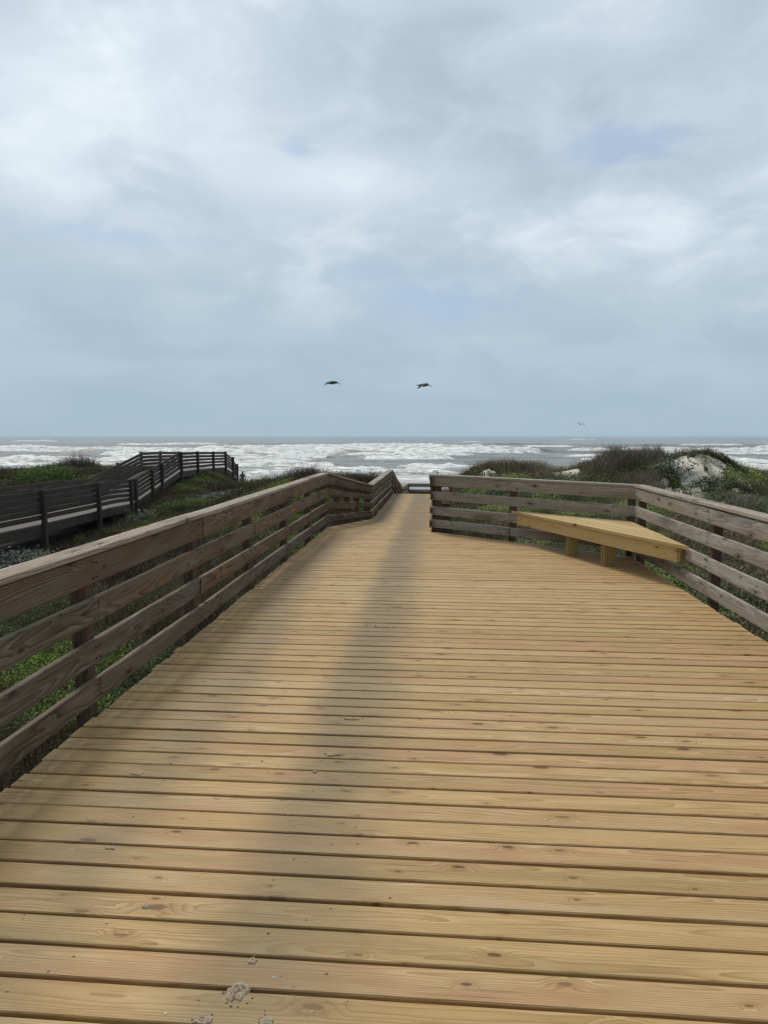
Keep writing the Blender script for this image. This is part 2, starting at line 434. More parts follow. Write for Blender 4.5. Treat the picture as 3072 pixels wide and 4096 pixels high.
# ------------------------------------------------------------------ sea
def build_sea():
    ang = np.tan(np.radians(np.linspace(-56, 56, 950)))
    ys = np.concatenate([np.linspace(82, 150, 190, endpoint=False), np.linspace(150, 460, 330, endpoint=False), np.geomspace(460, 16000, 130)])
    Yg, Ag = np.meshgrid(ys, ang, indexing='ij')
    X = Ag * Yg; Y = Yg
    Z = np.zeros_like(X); F = np.zeros_like(X); T = np.zeros_like(X)
    # long unbroken swells
    for k, y0 in enumerate([96, 112, 131, 153, 178, 207, 240, 280, 330, 390, 460, 550, 660, 800, 980]):
        mnd = 16 * (fbm(X / 80, X * 0 + k * 3.7, 60 + k, 3) - 0.5)
        s = Y - y0 - mnd
        A = np.clip((y0 - 80) / 130, 0.2, 1.0) * (0.15 + 1.0 * fbm(X / 45, Y * 0 + k * 1.9, 100 + k, 2))
        p = np.where(s < 0, np.exp(-(s / 3.2) ** 2), np.exp(-(s / 9.0) ** 2))
        Z += A * p
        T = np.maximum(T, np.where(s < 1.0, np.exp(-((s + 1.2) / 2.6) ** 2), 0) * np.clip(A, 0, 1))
    # single breakers, each a short crest with tumbling foam on its shoreward face
    prng = np.random.default_rng(5)
    packs = []
    y0 = 89.0
    while y0 < 470:
        w = 1.15 * y0
        dens = 0.50 if y0 < 150 else 0.30 if y0 < 330 else 0.10
        if 205 < y0 < 300: dens = 0.44
        n = int(2 * w / 46 * dens) + 1
        for _ in range(n):
            packs.append((prng.uniform(-w, w), y0 + prng.normal(0, 3 + y0 * 0.02), prng.uniform(7, 30) * (0.50 + y0 / 560) * (1.25 if 205 < y0 < 300 else 1)))
        y0 += 5.5 + y0 * 0.036
    for _ in range(60):
        y1 = prng.uniform(470, 1500); packs.append((prng.uniform(-1.2, 1.2) * y1, y1, prng.uniform(8, 26)))
    for (x0, yc, hl) in packs:
        i0, i1 = np.searchsorted(ys, [yc - 34, yc + 40])
        if i1 - i0 < 2: continue
        Xs, Ys = X[i0:i1], Y[i0:i1]
        t = (Xs - x0) / hl
        seed = int(abs(x0 * 13 + yc * 7)) % 9973
        s = Ys - yc - 2.2 * t ** 2 * min(1, hl / 20) - 2.6 * (fbm(Xs / 9, Xs * 0 + seed, seed, 3) - 0.5)
        amp = np.clip((yc - 78) / 110, 0.22, 1.0) * (0.75 + 0.7 * prng.random())
        win = sstep(1.35, 0.55, np.abs(t))
        p = np.where(s < 0, np.exp(-(s / 1.9) ** 2), np.exp(-(s / 6.0) ** 2))
        lump = 0.7 + 0.6 * fbm(Xs / 2.2, Ys / 2.2, seed + 3, 3)
        Z[i0:i1] += amp * win * p * lump
        ragged = sstep(1.02, 0.78, np.abs(t) + 0.5 * (fbm(Xs / 5, Ys / 3, seed + 5, 3) - 0.5))
        L = 2.4 + 2.5 * amp
        crest = sstep(-L - 2.0, -L + 1.0, s + 2.0 * (fbm(Xs / 3, Ys / 3, seed + 8, 3) - 0.5)) * sstep(1.4, 0.1, s)
        tr = np.where(s >= 0, np.exp(-s / (4 + 4 * amp)), 0) * 0.30
        fr = np.where((s < 0) & (s > -14), np.exp(s / 5), 0) * 0.26
        F[i0:i1] = np.maximum(F[i0:i1], ragged * np.maximum(np.maximum(crest, tr), fr))
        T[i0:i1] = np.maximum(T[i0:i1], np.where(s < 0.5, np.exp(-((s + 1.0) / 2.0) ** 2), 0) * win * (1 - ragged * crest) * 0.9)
    # chop
    ch = (fbm(X / 7, Y / 4, 200, 4) - 0.5)
    Z += 0.55 * ch * np.clip(1.2 - Y / 1200, 0.1, 1)
    Z += F * 0.75 * (fbm(X / 2.0, Y / 1.6, 210, 3) - 0.40) * np.clip(1.5 - Y / 500, 0, 1)
    # general surf-zone residue
    zone = sstep(330, 170, Y)
    F = np.maximum(F, zone * (0.0 + 0.62 * sstep(122, 92, Y) + 0.10 * sstep(40, -60, X) * sstep(160, 110, Y)) + 0.0 * X)
    F = np.clip(F + 0.28 * zone * (fbm(X / 18, Y / 7, 220, 3) - 0.5), 0, 1)
    Z *= sstep(83, 98, Y) * 0.9 + 0.1
    Z += -3.9
    co = np.stack([X, Y, Z], -1).reshape(-1, 3)
    ny, nx = X.shape
    idx = np.arange(nx * ny).reshape(ny, nx)
    f = np.stack([idx[:-1, :-1], idx[:-1, 1:], idx[1:, 1:], idx[1:, :-1]], -1).reshape(-1, 4)
    me = bpy.data.meshes.new('sea'); np_mesh(me, co, f)
    a = me.attributes.new('foam', 'FLOAT', 'POINT'); a.data.foreach_set('value', F.ravel().astype(np.float32))
    a = me.attributes.new('face', 'FLOAT', 'POINT'); a.data.foreach_set('value', np.clip(T, 0, 1).ravel().astype(np.float32))
    me.polygons.foreach_set('use_smooth', np.ones(len(f), bool))
    m, t, b = material('surf_water')
    p = t.geo_pos(); px, py, pz = t.sep(p)
    fo = t.attr('foam').outputs['Fac']; fc = t.attr('face').outputs['Fac']
    pv = t.vmath('MULTIPLY', p, (0.16, 0.34, 0.0))
    n1 = t.noise(pv, 1.0, 6, 0.65, 0.8)
    n2 = t.noise(t.vmath('MULTIPLY', p, (0.9, 1.5, 0.0)), 1.0, 4, 0.65, 0.6)
    ridg = t.math('ABSOLUTE', t.math('MULTIPLY_ADD', n1, 2.0, -1.0))
    lace = t.mapr(ridg, 0.17, 0.0)
    v = t.math('ADD', t.math('MULTIPLY', fo, 0.95), t.math('MULTIPLY_ADD', n2, 1.25, -0.63))
    v = t.math('ADD', v, t.math('MULTIPLY_ADD', n1, 1.2, -0.60))
    solid = t.mapr(v, 0.36, 0.86)
    lacef = t.math('MULTIPLY', lace, t.mapr(v, 0.02, 0.45, 0.0, 0.75))
    foam = t.math('MAXIMUM', solid, lacef)
    big = t.noise(t.vmath('MULTIPLY', p, (0.012, 0.03, 0.0)), 1.0, 4, 0.6)
    wc = t.mix(big, (0.120, 0.130, 0.115, 1), (0.200, 0.190, 0.160, 1))
    wc = t.mix(t.mapr(py, 250, 900), wc, (0.105, 0.140, 0.140, 1))
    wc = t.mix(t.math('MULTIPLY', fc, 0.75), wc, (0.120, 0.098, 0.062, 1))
    n3 = t.noise(t.vmath('MULTIPLY', p, (0.45, 0.8, 1.2)), 1.0, 5, 0.7)
    fcol = t.mix(t.mapr(n3, 0.36, 0.62), (0.50, 0.51, 0.49, 1), (0.92, 0.93, 0.91, 1))
    t.link(t.mix(foam, wc, fcol), b.inputs['Base Color'])
    t.link(t.mapr(foam, 0.0, 1.0, 0.22, 0.8), b.inputs['Roughness'])
    b.inputs['IOR'].default_value = 1.33
    bp = t.new('ShaderNodeBump'); bp.inputs['Strength'].default_value = 0.55; bp.inputs['Distance'].default_value = 0.5
    hb = t.noise(t.vmath('MULTIPLY', p, (0.5, 0.9, 0.0)), 1.0, 5, 0.6)
    t.link(t.math('ADD', hb, t.math('MULTIPLY', t.math('MULTIPLY', foam, n3), 1.6)), bp.inputs['Height'])
    t.link(bp.outputs[0], b.inputs['Normal'])
    me.materials.append(m)
    o = add_obj('sea', me); tag(o, kind='structure', label='grey green sea with rows of breaking white surf', cat='sea')

# ------------------------------------------------------------------ sky and light
SUN_EL, SUN_AZ = 52.0, -30.0      # azimuth from the walk's direction, minus = left
def build_light():
    w = bpy.data.worlds.new('World'); scene.world = w; w.use_nodes = True
    t = NT(w.node_tree); bg = t.n['Background']; bg.inputs['Strength'].default_value = 0.1
    sky = t.new('ShaderNodeTexSky', sky_type='NISHITA', sun_disc=False)
    sky.sun_elevation = R(SUN_EL); sky.sun_rotation = R(SUN_AZ); sky.air_density = 1.2; sky.dust_density = 2.0
    d = t.new('ShaderNodeTexCoord').outputs['Generated']
    x, y, z = t.sep(d)
    zc = t.math('MAXIMUM', z, 0.0)
    q = t.math('ADD', zc, 0.30)
    cv = t.comb(t.math('DIVIDE', x, q), t.math('DIVIDE', y, q), 0.0)
    nA = t.noise(t.vmath('ADD', cv, (3.3, 1.7, 0)), 1.9, 8, 0.52, 0.5)
    nB = t.noise(t.vmath('ADD', cv, (8.3, 5.1, 0)), 5.2, 7, 0.55, 0.5)
    nC = t.noise(t.vmath('ADD', cv, (1.9, 7.7, 0)), 0.42, 3, 0.5)
    br = t.math('ADD', t.math('MULTIPLY', nA, 0.60), t.math('MULTIPLY', nB, 0.45))
    def blob(az, el, saz, sel, amp=1.0):
        a = t.math('ARCTAN2', x, y); e = t.math('ARCSINE', z)
        nn = t.math('ADD', t.math('MULTIPLY_ADD', nB, 2.2, -1.1), t.math('MULTIPLY_ADD', nA, 2.2, -1.1))
        aa = t.math('DIVIDE', t.math('SUBTRACT', a, R(az)), R(saz)); ee = t.math('DIVIDE', t.math('SUBTRACT', e, R(el)), R(sel))
        r2 = t.math('ADD', t.math('MULTIPLY', aa, aa), t.math('MULTIPLY', ee, ee))
        return t.math('MULTIPLY', t.mapr(t.math('ADD', t.math('SQRT', r2), nn), 1.2, 0.1), amp)
    # brighter deck of cloud up to the left, greyer to the right and top centre
    br = t.math('ADD', br, t.math('MULTIPLY', blob(-24, 20, 17, 9), 0.08))
    br = t.math('ADD', br, t.math('MULTIPLY', blob(-7, 19, 10, 2.2), 0.10))
    br = t.math('ADD', br, t.math('MULTIPLY', blob(17, 21, 8, 2.2), 0.015))
    br = t.math('SUBTRACT', br, t.math('MULTIPLY', blob(-2, 24, 10, 4), 0.05))
    br = t.math('SUBTRACT', br, t.math('MULTIPLY', blob(20, 17, 6, 3), 0.04))
    br = t.math('ADD', br, t.math('MULTIPLY_ADD', nC, 0.2, -0.125))
    ramp = t.new('ShaderNodeValToRGB'); e = ramp.color_ramp.elements
    e[0].position = 0.26; e[0].color = (0.365, 0.450, 0.545, 1)
    e[1].position = 0.66; e[1].color = (0.745, 0.820, 0.872, 1)
    k = e.new(0.50); k.color = (0.520, 0.612, 0.692, 1)
    t.link(br, ramp.inputs[0])
    cloud = ramp.outputs[0]
    low = t.mix(t.mapr(nA, 0.35, 0.65), (0.355, 0.465, 0.560, 1), (0.410, 0.515, 0.605, 1))
    # thin veils over the horizon
    cloud = t.mix(t.mapr(z, 0.36, 0.07), cloud, low)
    cloud = t.mix(t.mapr(z, 0.10, 0.0, 0.0, 0.75), cloud, (0.340, 0.455, 0.535, 1))
    gaps = blob(-0.5, 10.3, 6.5, 2.6)
    for a in ((-24, 14.2, 9, 0.8, 0.7), (-6, 12.5, 5, 1.2, 0.6), (-11, 20.8, 2.2, 0.9, 0.7), (13.5, 20.4, 4.5, 1.2, 0.75), (-13, 8.0, 7, 1.0, 0.4)):
        gaps = t.math('MAXIMUM', gaps, blob(*a))
    blue = t.mix(0.70, sky.outputs[0], (3.05, 4.25, 6.0, 1))
    cl10 = t.vmath('MULTIPLY', cloud, (10.0, 10.0, 10.0))
    mixed = t.mix(t.math('MULTIPLY', gaps, 0.88), cl10, blue)
    # the far side of the overcast, away from the sun, is dimmer
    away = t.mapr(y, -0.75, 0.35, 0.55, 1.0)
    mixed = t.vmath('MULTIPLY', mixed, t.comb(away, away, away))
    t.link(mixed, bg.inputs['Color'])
    s = bpy.data.lights.new('sun', 'SUN'); s.energy = 2.1; s.angle = R(13); s.color = (1.0, 0.93, 0.83)
    o = bpy.data.objects.new('sun', s); COL.objects.link(o)
    dv = Vector((math.sin(R(SUN_AZ)) * math.cos(R(SUN_EL)), math.cos(R(SUN_AZ)) * math.cos(R(SUN_EL)), math.sin(R(SUN_EL))))
    o.rotation_euler = dv.to_track_quat('Z', 'Y').to_euler()
    o.location = (0, 0, 30)

# ------------------------------------------------------------------ the new boardwalk
XL, XR = -2.02, 2.66
def edge_l(y): return float(np.interp(y, [-9, 12.75, 14.2, 30], [XL, XL, -1.32, -1.32]))
def edge_r(y):
    return float(np.interp(y, [-9, 9.98, 12.33, 12.34, 26.0, 26.1, 29], [XR, XR, -0.12, -0.12, -0.12, 3.2, 3.2]))

def build_boardwalk():
    root = empty('boardwalk', (0, 0, 0), 'new yellow pine boardwalk running out to the sea with two dirty wheel tracks', 'boardwalk')
    b_rows = []
    b = Boards(); pitch = 0.1415; w = 0.1265; y = -4.0; th = 0.038; i = 0
    while y < 20.36:
        ww = w + random.uniform(-0.002, 0.0025)
        y0, y1 = y, y + ww
        fan = random.uniform(-0.0045, 0.0045) - 0.004
        l0 = edge_l(y + ww / 2); r0 = edge_r(min(y + ww / 2, 12.36) if y < 12.36 else y)
        sl = (edge_l(y1) - edge_l(y0)) / ww
        sr = (edge_r(y1) - edge_r(y0)) / ww if not (y0 < 12.335 < y1) else 0
        if y0 < 12.335 < y1: r0 = -0.12
        l0 += random.uniform(-0.012, 0.008); r0 += random.uniform(-0.008, 0.012)
        b_rows.append((y + ww / 2, l0, r0))
        n = 9; pts = []
        sd = random.uniform(0, 99)
        zz = random.uniform(-0.0015, 0.0015)
        for k in range(n):
            x = l0 + (r0 - l0) * k / (n - 1)
            pts.append((x, y + ww / 2 + fan * x * 0.5 + 0.0016 * mnoise.noise(Vector((x * 0.8, sd, 0))),
                        -th / 2 + zz + 0.0018 * mnoise.noise(Vector((x * 0.7, sd, 5)))))
        b.sweep(pts, (0, 1, 0), ww, th, ch=0.0038, cut0=sl, cut1=sr)
        y += pitch + random.uniform(-0.001, 0.001); i += 1
    add_obj('level_decking', b.mesh('level_decking', M['deck']), root)
    b = Boards(); y = 20.42
    while y < 26.1:
        z0, z1 = deck_z(y), deck_z(y + w)
        b.sweep([(-1.32, y + w / 2, (z0 + z1) / 2 - th / 2), (-0.6, y + w / 2, (z0 + z1) / 2 - th / 2), (-0.12, y + w / 2, (z0 + z1) / 2 - th / 2)],
                (0, w, z1 - z0), w, th, ch=0.005)
        y += pitch
    while y < 28.0:
        b.sweep([(-1.32, y + w / 2, -1.15 - th / 2), (1, y + w / 2, -1.15 - th / 2), (3.2, y + w / 2, -1.15 - th / 2)], (0, 1, 0), w, th, ch=0.005)
        y += pitch
    add_obj('ramp_decking', b.mesh('ramp_decking', M['deck']), root)
    # screw heads along the joists
    bm = bmesh.new()
    y = -0.2
    for p in b_rows:
        for jx in (-1.93, 2.55):
            if not (p[1] + 0.03 < jx < p[2] - 0.03): continue
            for dy in (-0.036, 0.036):
                cx, cy = jx + random.uniform(-0.012, 0.012), p[0] + dy + random.uniform(-0.008, 0.008)
                r = 0.0042; vs = [bm.verts.new((cx + r * math.cos(q * math.pi / 4), cy + r * math.sin(q * math.pi / 4), 0.0035)) for q in range(8)]
                bm.faces.new(vs)
    me = bpy.data.meshes.new('screw_heads'); bm.to_mesh(me); bm.free()
    ms, ts, bs = material('screw_steel'); bs.inputs['Base Color'].default_value = (0.07, 0.05, 0.04, 1); bs.inputs['Roughness'].default_value = 0.6
    me.materials.append(ms)
    so = add_obj('screw_heads', me, root); so['kind'] = 'stuff'
    # framing under the boards
    def fr(p, q, zt=-0.042, h=0.19):
        bb = Boards(); bb.sweep([(p[0], p[1], zt - h / 2), (q[0], q[1], zt - h / 2)], (0, 0, 1), h, 0.04)
        add_obj('joist', bb.mesh('joist', M['frame']), root)
    for x in (-1.93, -1.1, -0.25, 0.6, 1.5, 2.55):
        yend = 12.6 if x < -0.2 else min(12.2, 9.98 + (2.66 - x) * 2.33 / 2.78 - 0.12)
        fr((x, -4), (x, yend))
    for x in (-1.25, -0.2):
        fr((x, 12.7 if x < -1 else 12.4), (x, 20.3))
    for x in (-1.25, -0.2):
        bb = Boards(); bb.sweep([(x, 20.4, -0.15), (x, 26.1, -1.30)], (0, 0, 1), 0.19, 0.04); add_obj('joist', bb.mesh('joist', M['frame']), root)
    for (x, y) in [(-1.9, 1), (-1.9, 5), (-1.9, 9), (2.5, 1), (2.5, 5), (2.5, 9), (-1.2, 16), (-0.22, 16), (-1.2, 20), (-0.22, 20), (-1.2, 26), (-0.22, 26), (3.0, 27.8), (0.9, 27.8)]:
        zt = float(deck_z(y)) - 0.23; zb = float(terrain(x, y)) - 0.3
        bb = Boards(); bb.sweep([(x, y, zb), (x, y, zt)], (1, 0, 0), 0.14, 0.14); add_obj('pile', bb.mesh('pile', M['post']), root)

# ------------------------------------------------------------------ railings
CAPW, CAPT, BT = 0.145, 0.038, 0.036
STD = [(0.951, 0.785), (0.703, 0.553), (0.445, 0.300), (0.208, 0.070)]
LOW = [(0.641, 0.525), (0.480, 0.385), (0.325, 0.230), (0.150, 0.030)]

def path_frame(nodes):
    P = [Vector((n[0], n[1], 0)) for n in nodes]
    cum = [0]
    for i in range(1, len(P)): cum.append(cum[-1] + (P[i] - P[i - 1]).length)
    return P, cum

def railing(root, nodes, side, joints, posts, mats, capm, postm, ext=0.0, amp=0.007, cap=True, nrails=4, post_top=None, capw=CAPW):
    """nodes: (x, y, base z, captop, [(top, bottom) x rails]) along the inner face of the rails;
    side: +1 = posts to the left of travel; joints: arc lengths where boards butt, one list for cap then one per rail"""
    P, cum = path_frame(nodes)
    def at(s):
        s = min(max(s, 0), cum[-1])
        for i in range(len(cum) - 1):
            if s <= cum[i + 1] + 1e-6:
                f = (s - cum[i]) / max(1e-6, cum[i + 1] - cum[i]); break
        p = P[i].lerp(P[i + 1], f)
        tg = (P[i + 1] - P[i]).normalized()
        a, c = nodes[i], nodes[i + 1]
        bz = a[2] + (c[2] - a[2]) * f; ct = a[3] + (c[3] - a[3]) * f
        rl = [(ra[0] + (rc[0] - ra[0]) * f, ra[1] + (rc[1] - ra[1]) * f) for ra, rc in zip(a[4], c[4])]
        return p, tg, bz, ct, rl
    def nrm(s):
        e = 0.04
        a = at(s - e)[1]; c = at(s + e)[1]
        tg = (a + c).normalized()
        return Vector((-tg.y, tg.x, 0)) * side, max(0.75, a.dot(tg))
    def samples(s0, s1):
        pts = [s0]
        s = s0
        while s + 0.32 < s1:
            s += 0.32; pts.append(s)
        for c in cum:
            if s0 + 0.02 < c < s1 - 0.02: pts += [c]
        pts = sorted(set(pts)); pts = [p for i, p in enumerate(pts) if i == 0 or p - pts[i - 1] > 0.03 or p in cum]
        if s1 - pts[-1] > 0.02: pts.append(s1)
        else: pts[-1] = s1
        return pts
    for ri in range(nrails):
        js = [0] + joints[1 + ri % (len(joints) - 1)] + [cum[-1]]
        for a, c in zip(js[:-1], js[1:]):
            pts = []
            gp = 0.006 if ri == 3 else 0.004
            ss = samples(a + (gp if a > 0 else 0), c - (gp if c < cum[-1] else 0))
            wd = None; jog = Vector((random.uniform(-0.004, 0.004), random.uniform(-0.004, 0.004), random.uniform(-0.007, 0.007)))
            for s in ss:
                p, tg, bz, ct, rl = at(s); n, k = nrm(s)
                top, bot = rl[ri]
                q = p + n * (BT / 2 / k) + Vector((0, 0, bz + (top + bot) / 2)) + bow(p, ri * 7.3 + root.location.x, amp) + jog
                pts.append(q)
                wd = (top - bot) if wd is None else min(wd, top - bot) * 0.5 + wd * 0.5
            board('top_rail' if ri == 0 else 'rail', root, mats, pts, (0, 0, 1), wd, BT, ch=0.005)
    if cap:
        js = [0] + joints[0] + [cum[-1]]
        for a, c in zip(js[:-1], js[1:]):
            pts = []; ups = []; jog = Vector((0, 0, random.uniform(-0.001, 0.005))) + Vector((random.uniform(-0.006, 0.006), random.uniform(-0.006, 0.006), 0))
            for s in samples(a + (0.004 if a > 0 else 0), c - (0.004 if c < cum[-1] else 0)):
                p, tg, bz, ct, rl = at(s); n, k = nrm(s)
                q = p + n * (capw / 2 - 0.012) / k + Vector((0, 0, bz + ct - CAPT / 2)) + bow(p, 0.0 + root.location.x, amp) + jog
                pts.append(q); ups.append(n)
            board('cap_board', root, capm, pts, ups, capw, CAPT, ch=0.006)
    nb = bmesh.new()
    for s in posts:
        p, tg, bz, ct, rl = at(s); n, k = nrm(s)
        for (top, bot) in rl[:nrails]:
            for dz in (top - 0.035, bot + 0.035):
                for ds in (-0.022, 0.022):
                    c = p + tg * (ds + random.uniform(-0.006, 0.006)) + Vector((0, 0, bz + dz + random.uniform(-0.006, 0.006)))
                    M4 = Matrix.Translation(c) @ n.to_track_quat('Z', 'Y').to_matrix().to_4x4()
                    bmesh.ops.create_cone(nb, cap_ends=True, segments=6, radius1=0.0045, radius2=0.0045, depth=0.018, matrix=M4)
    nm = bpy.data.meshes.new('nail_heads'); nb.to_mesh(nm); nb.free(); nm.materials.append(M['rust'])
    no = add_obj('nail_heads', nm, root); no['kind'] = 'stuff'
    for s in posts:
        p, tg, bz, ct, rl = at(s); n, k = nrm(s)
        c = p + n * (BT + 0.046 + 0.004)
        zt = bz + (post_top if post_top else ct - CAPT - 0.003)
        zb = min(float(terrain(c.x, c.y)), bz) - 0.35
        dirn = Vector((n.x, n.y, 0))
        b = Boards(); b.sweep([(c.x, c.y, zb), (c.x, c.y, (zb + zt) / 2), (c.x, c.y, zt)], dirn, 0.09, 0.09, ch=0.005)
        add_obj('post', b.mesh('post', postm), root)

def build_railings():
    lx = -2.03
    # left side of the platform
    r = empty('railing', (lx, -4, 0), 'brown four board railing along the left edge of the wide platform', 'railing')
    railing(r, [(lx, -4, 0, 1.0, STD), (lx, 12.92, 0, 0.99, STD)], 1,
            [[5.2, 9.95, 14.3], [4.4, 9.94, 14.2], [8.03, 11.66], [6.2, 9.85, 13.5], [8.02, 11.68]],
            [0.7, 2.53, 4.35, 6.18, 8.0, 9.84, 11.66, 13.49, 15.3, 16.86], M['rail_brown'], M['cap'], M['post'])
    # bend into the narrow walk, along it and down the ramp
    r = empty('railing', (lx, 12.96, 0), 'brown railing bending in behind the platform and dipping down the far ramp', 'railing')
    nodes = [(lx, 12.96, 0, 0.985, STD), (-1.335, 14.22, 0, 0.69, LOW), (-1.33, 20.35, 0, 0.69, LOW), (-1.33, 26.2, -1.15, 0.90, [(0.86, 0.74), (0.66, 0.54), (0.45, 0.33), (0.25, 0.12)])]
    c1 = math.hypot(0.695, 1.26)
    railing(r, nodes, 1, [[0.9, c1 + 3.1, c1 + 6.1], [0.85, c1 + 6.1], [0.42, c1 + 3, c1 + 6.1], [0.86, c1 + 2.5, c1 + 6.12], [c1 + 3.2, c1 + 6.1]],
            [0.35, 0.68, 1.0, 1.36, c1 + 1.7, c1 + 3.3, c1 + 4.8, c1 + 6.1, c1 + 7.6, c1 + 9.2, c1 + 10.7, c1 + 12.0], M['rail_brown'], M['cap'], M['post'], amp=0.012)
    # behind the bench
    r = empty('railing', (-0.12, 12.33, 0), 'greyish brown railing slanting behind the yellow corner bench', 'railing')
    dl = math.hypot(2.80, 2.34)
    railing(r, [(-0.115, 12.36, 0, 0.995, STD), (2.685, 10.02, 0, 0.995, STD)], 1, [[], [], [], [1.9], [1.62]],
            [0.07, 1.62, dl - 0.06], M['rail_grey'], M['rail_grey'], M['post'], amp=0.006)
    # right side of the platform
    r = empty('railing', (2.68, -4, 0), 'pale grey railing along the right edge of the platform', 'railing')
    STR = [(0.949, 0.800), (0.702, 0.566), (0.460, 0.328), (0.208, 0.073)]
    railing(r, [(2.685, 9.985, 0, 1.0, STR), (2.68, -4, 0, 1.0, STR)], 1,
            [[6.4], [2.72, 7.3], [4.5], [2.75, 8.2], [5.1]], [0.10, 2.72, 4.55, 6.4, 8.2, 10.0, 12], M['rail_grey'], M['cap'], M['post'])
    # right side of the narrow walk
    r = empty('railing', (-0.1, 12.4, 0), 'brown railing seen end on along the right side of the narrow walk', 'railing')
    railing(r, [(-0.155, 12.30, 0, 0.99, STD), (-0.155, 14.2, 0, 0.69, LOW), (-0.155, 20.35, 0, 0.69, LOW), (-0.155, 26.0, -1.15, 0.90, [(0.86, 0.74), (0.66, 0.54), (0.45, 0.33), (0.25, 0.12)])], -1,
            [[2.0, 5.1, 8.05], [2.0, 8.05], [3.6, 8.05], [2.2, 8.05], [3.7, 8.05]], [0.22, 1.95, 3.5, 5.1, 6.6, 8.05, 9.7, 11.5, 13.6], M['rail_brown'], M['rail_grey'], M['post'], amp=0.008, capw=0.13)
    # landing
    LAND = [(0.93, 0.82), (0.72, 0.62), (0.54, 0.42), (0.30, 0.18)]
    r = empty('railing', (-1.2, 27.9, -1.15), 'low pale railing around the landing at the foot of the ramp', 'railing')
    railing(r, [(-1.33, 26.25, -1.15, 0.93, LAND), (-1.20, 27.85, -1.15, 0.96, LAND), (3.2, 27.6, -1.15, 0.93, LAND)], 1, [[1.6, 3.9], [1.6, 3.6], [1.6], [1.6, 4.0], [1.6]],
            [0.1, 1.64, 3.6, 5.5], M['cap'], M['cap'], M['cap'], amp=0.006)

# ------------------------------------------------------------------ bench
def build_bench():
    root = empty('corner_bench', (2.1, 9.6, 0), 'new yellow pine triangular bench fitted into the railing corner on plank legs', 'bench')
    L = Vector((1.145, 11.27)); Rr = Vector((2.665, 7.72)); Cn = Vector((2.655, 10.00))
    zt = 0.49; th = 0.038
    U = (Rr - L).normalized(); W = Vector((-U.y, U.x))                   # W points to the corner
    if (Cn - L).dot(W) < 0: W = -W
    h = (Cn - L).dot(W)
    b = Boards(); d = 0.0; bw = 0.140
    def edge_pt(t, end):                                                   # outline at distance t from the front edge
        f = min(t / h, 1)
        return (L.lerp(Cn, f)) if end == 0 else (Rr.lerp(Cn, f))
    while d < h - 0.02:
        d1 = min(d + bw, h - 0.004)
        poly = [edge_pt(d, 0), edge_pt(d, 1), edge_pt(d1, 1), edge_pt(d1, 0)]
        # keep the outline counter-clockwise
        area = sum(poly[i].x * poly[(i + 1) % 4].y - poly[(i + 1) % 4].x * poly[i].y for i in range(4))
        if area < 0: poly = poly[::-1]
        b.prism([tuple(p) for p in poly], zt - th, zt + random.uniform(-0.0015, 0.0015), tuple(U))
        d += bw + 0.008
    add_obj('seat', b.mesh('seat', M['bench']), root)
    a0 = L + U * 0.13 + W * 0.05; a1 = Rr - U * 0.20 + W * 0.05
    ap = board('apron', root, M['bench'], [(*a0, zt - th - 0.002 - 0.084), (*a0.lerp(a1, 0.5), zt - th - 0.002 - 0.084), (*a1, zt - th - 0.002 - 0.084)], (0, 0, 1), 0.165, 0.038)
    e0 = a1 + U * 0.021 - W * 0.012; e1 = Rr.lerp(Cn, 0.12)
    board('end_board', root, M['bench_leg'], [(e0.x, e0.y, zt - th - 0.083), (e0.x + 0.11, e0.y + 0.05, zt - th - 0.083)], (0, 0, 1), 0.150, 0.03)
    for t in (0.39, 0.60):
        p = L.lerp(Rr, t) + W * 0.135
        j = Vector((p.x + 0.0, p.y))
        lz = (zt - th - 0.002) / 2
        for dy, dx in ((0.0, 0.0), (0.066, -0.012)):
            bb = Boards(); bb.sweep([(j.x + dx, j.y + dy, 0.002), (j.x + dx, j.y + dy, zt - th - 0.002)], (1, 0.03, 0), 0.14, 0.038)
            add_obj('leg', bb.mesh('leg', M['bench_leg']), root)
        # joist held between the leg planks
        q0 = j + Vector((-0.02, 0.033)); q1 = Vector((2.62, q0.y + 0.02))
        board('bearer', root, M['bench_leg'], [(q0.x + 0.0, q0.y, zt - th - 0.075), (q1.x, q1.y, zt - th - 0.075)], (0, 0, 1), 0.14, 0.026)

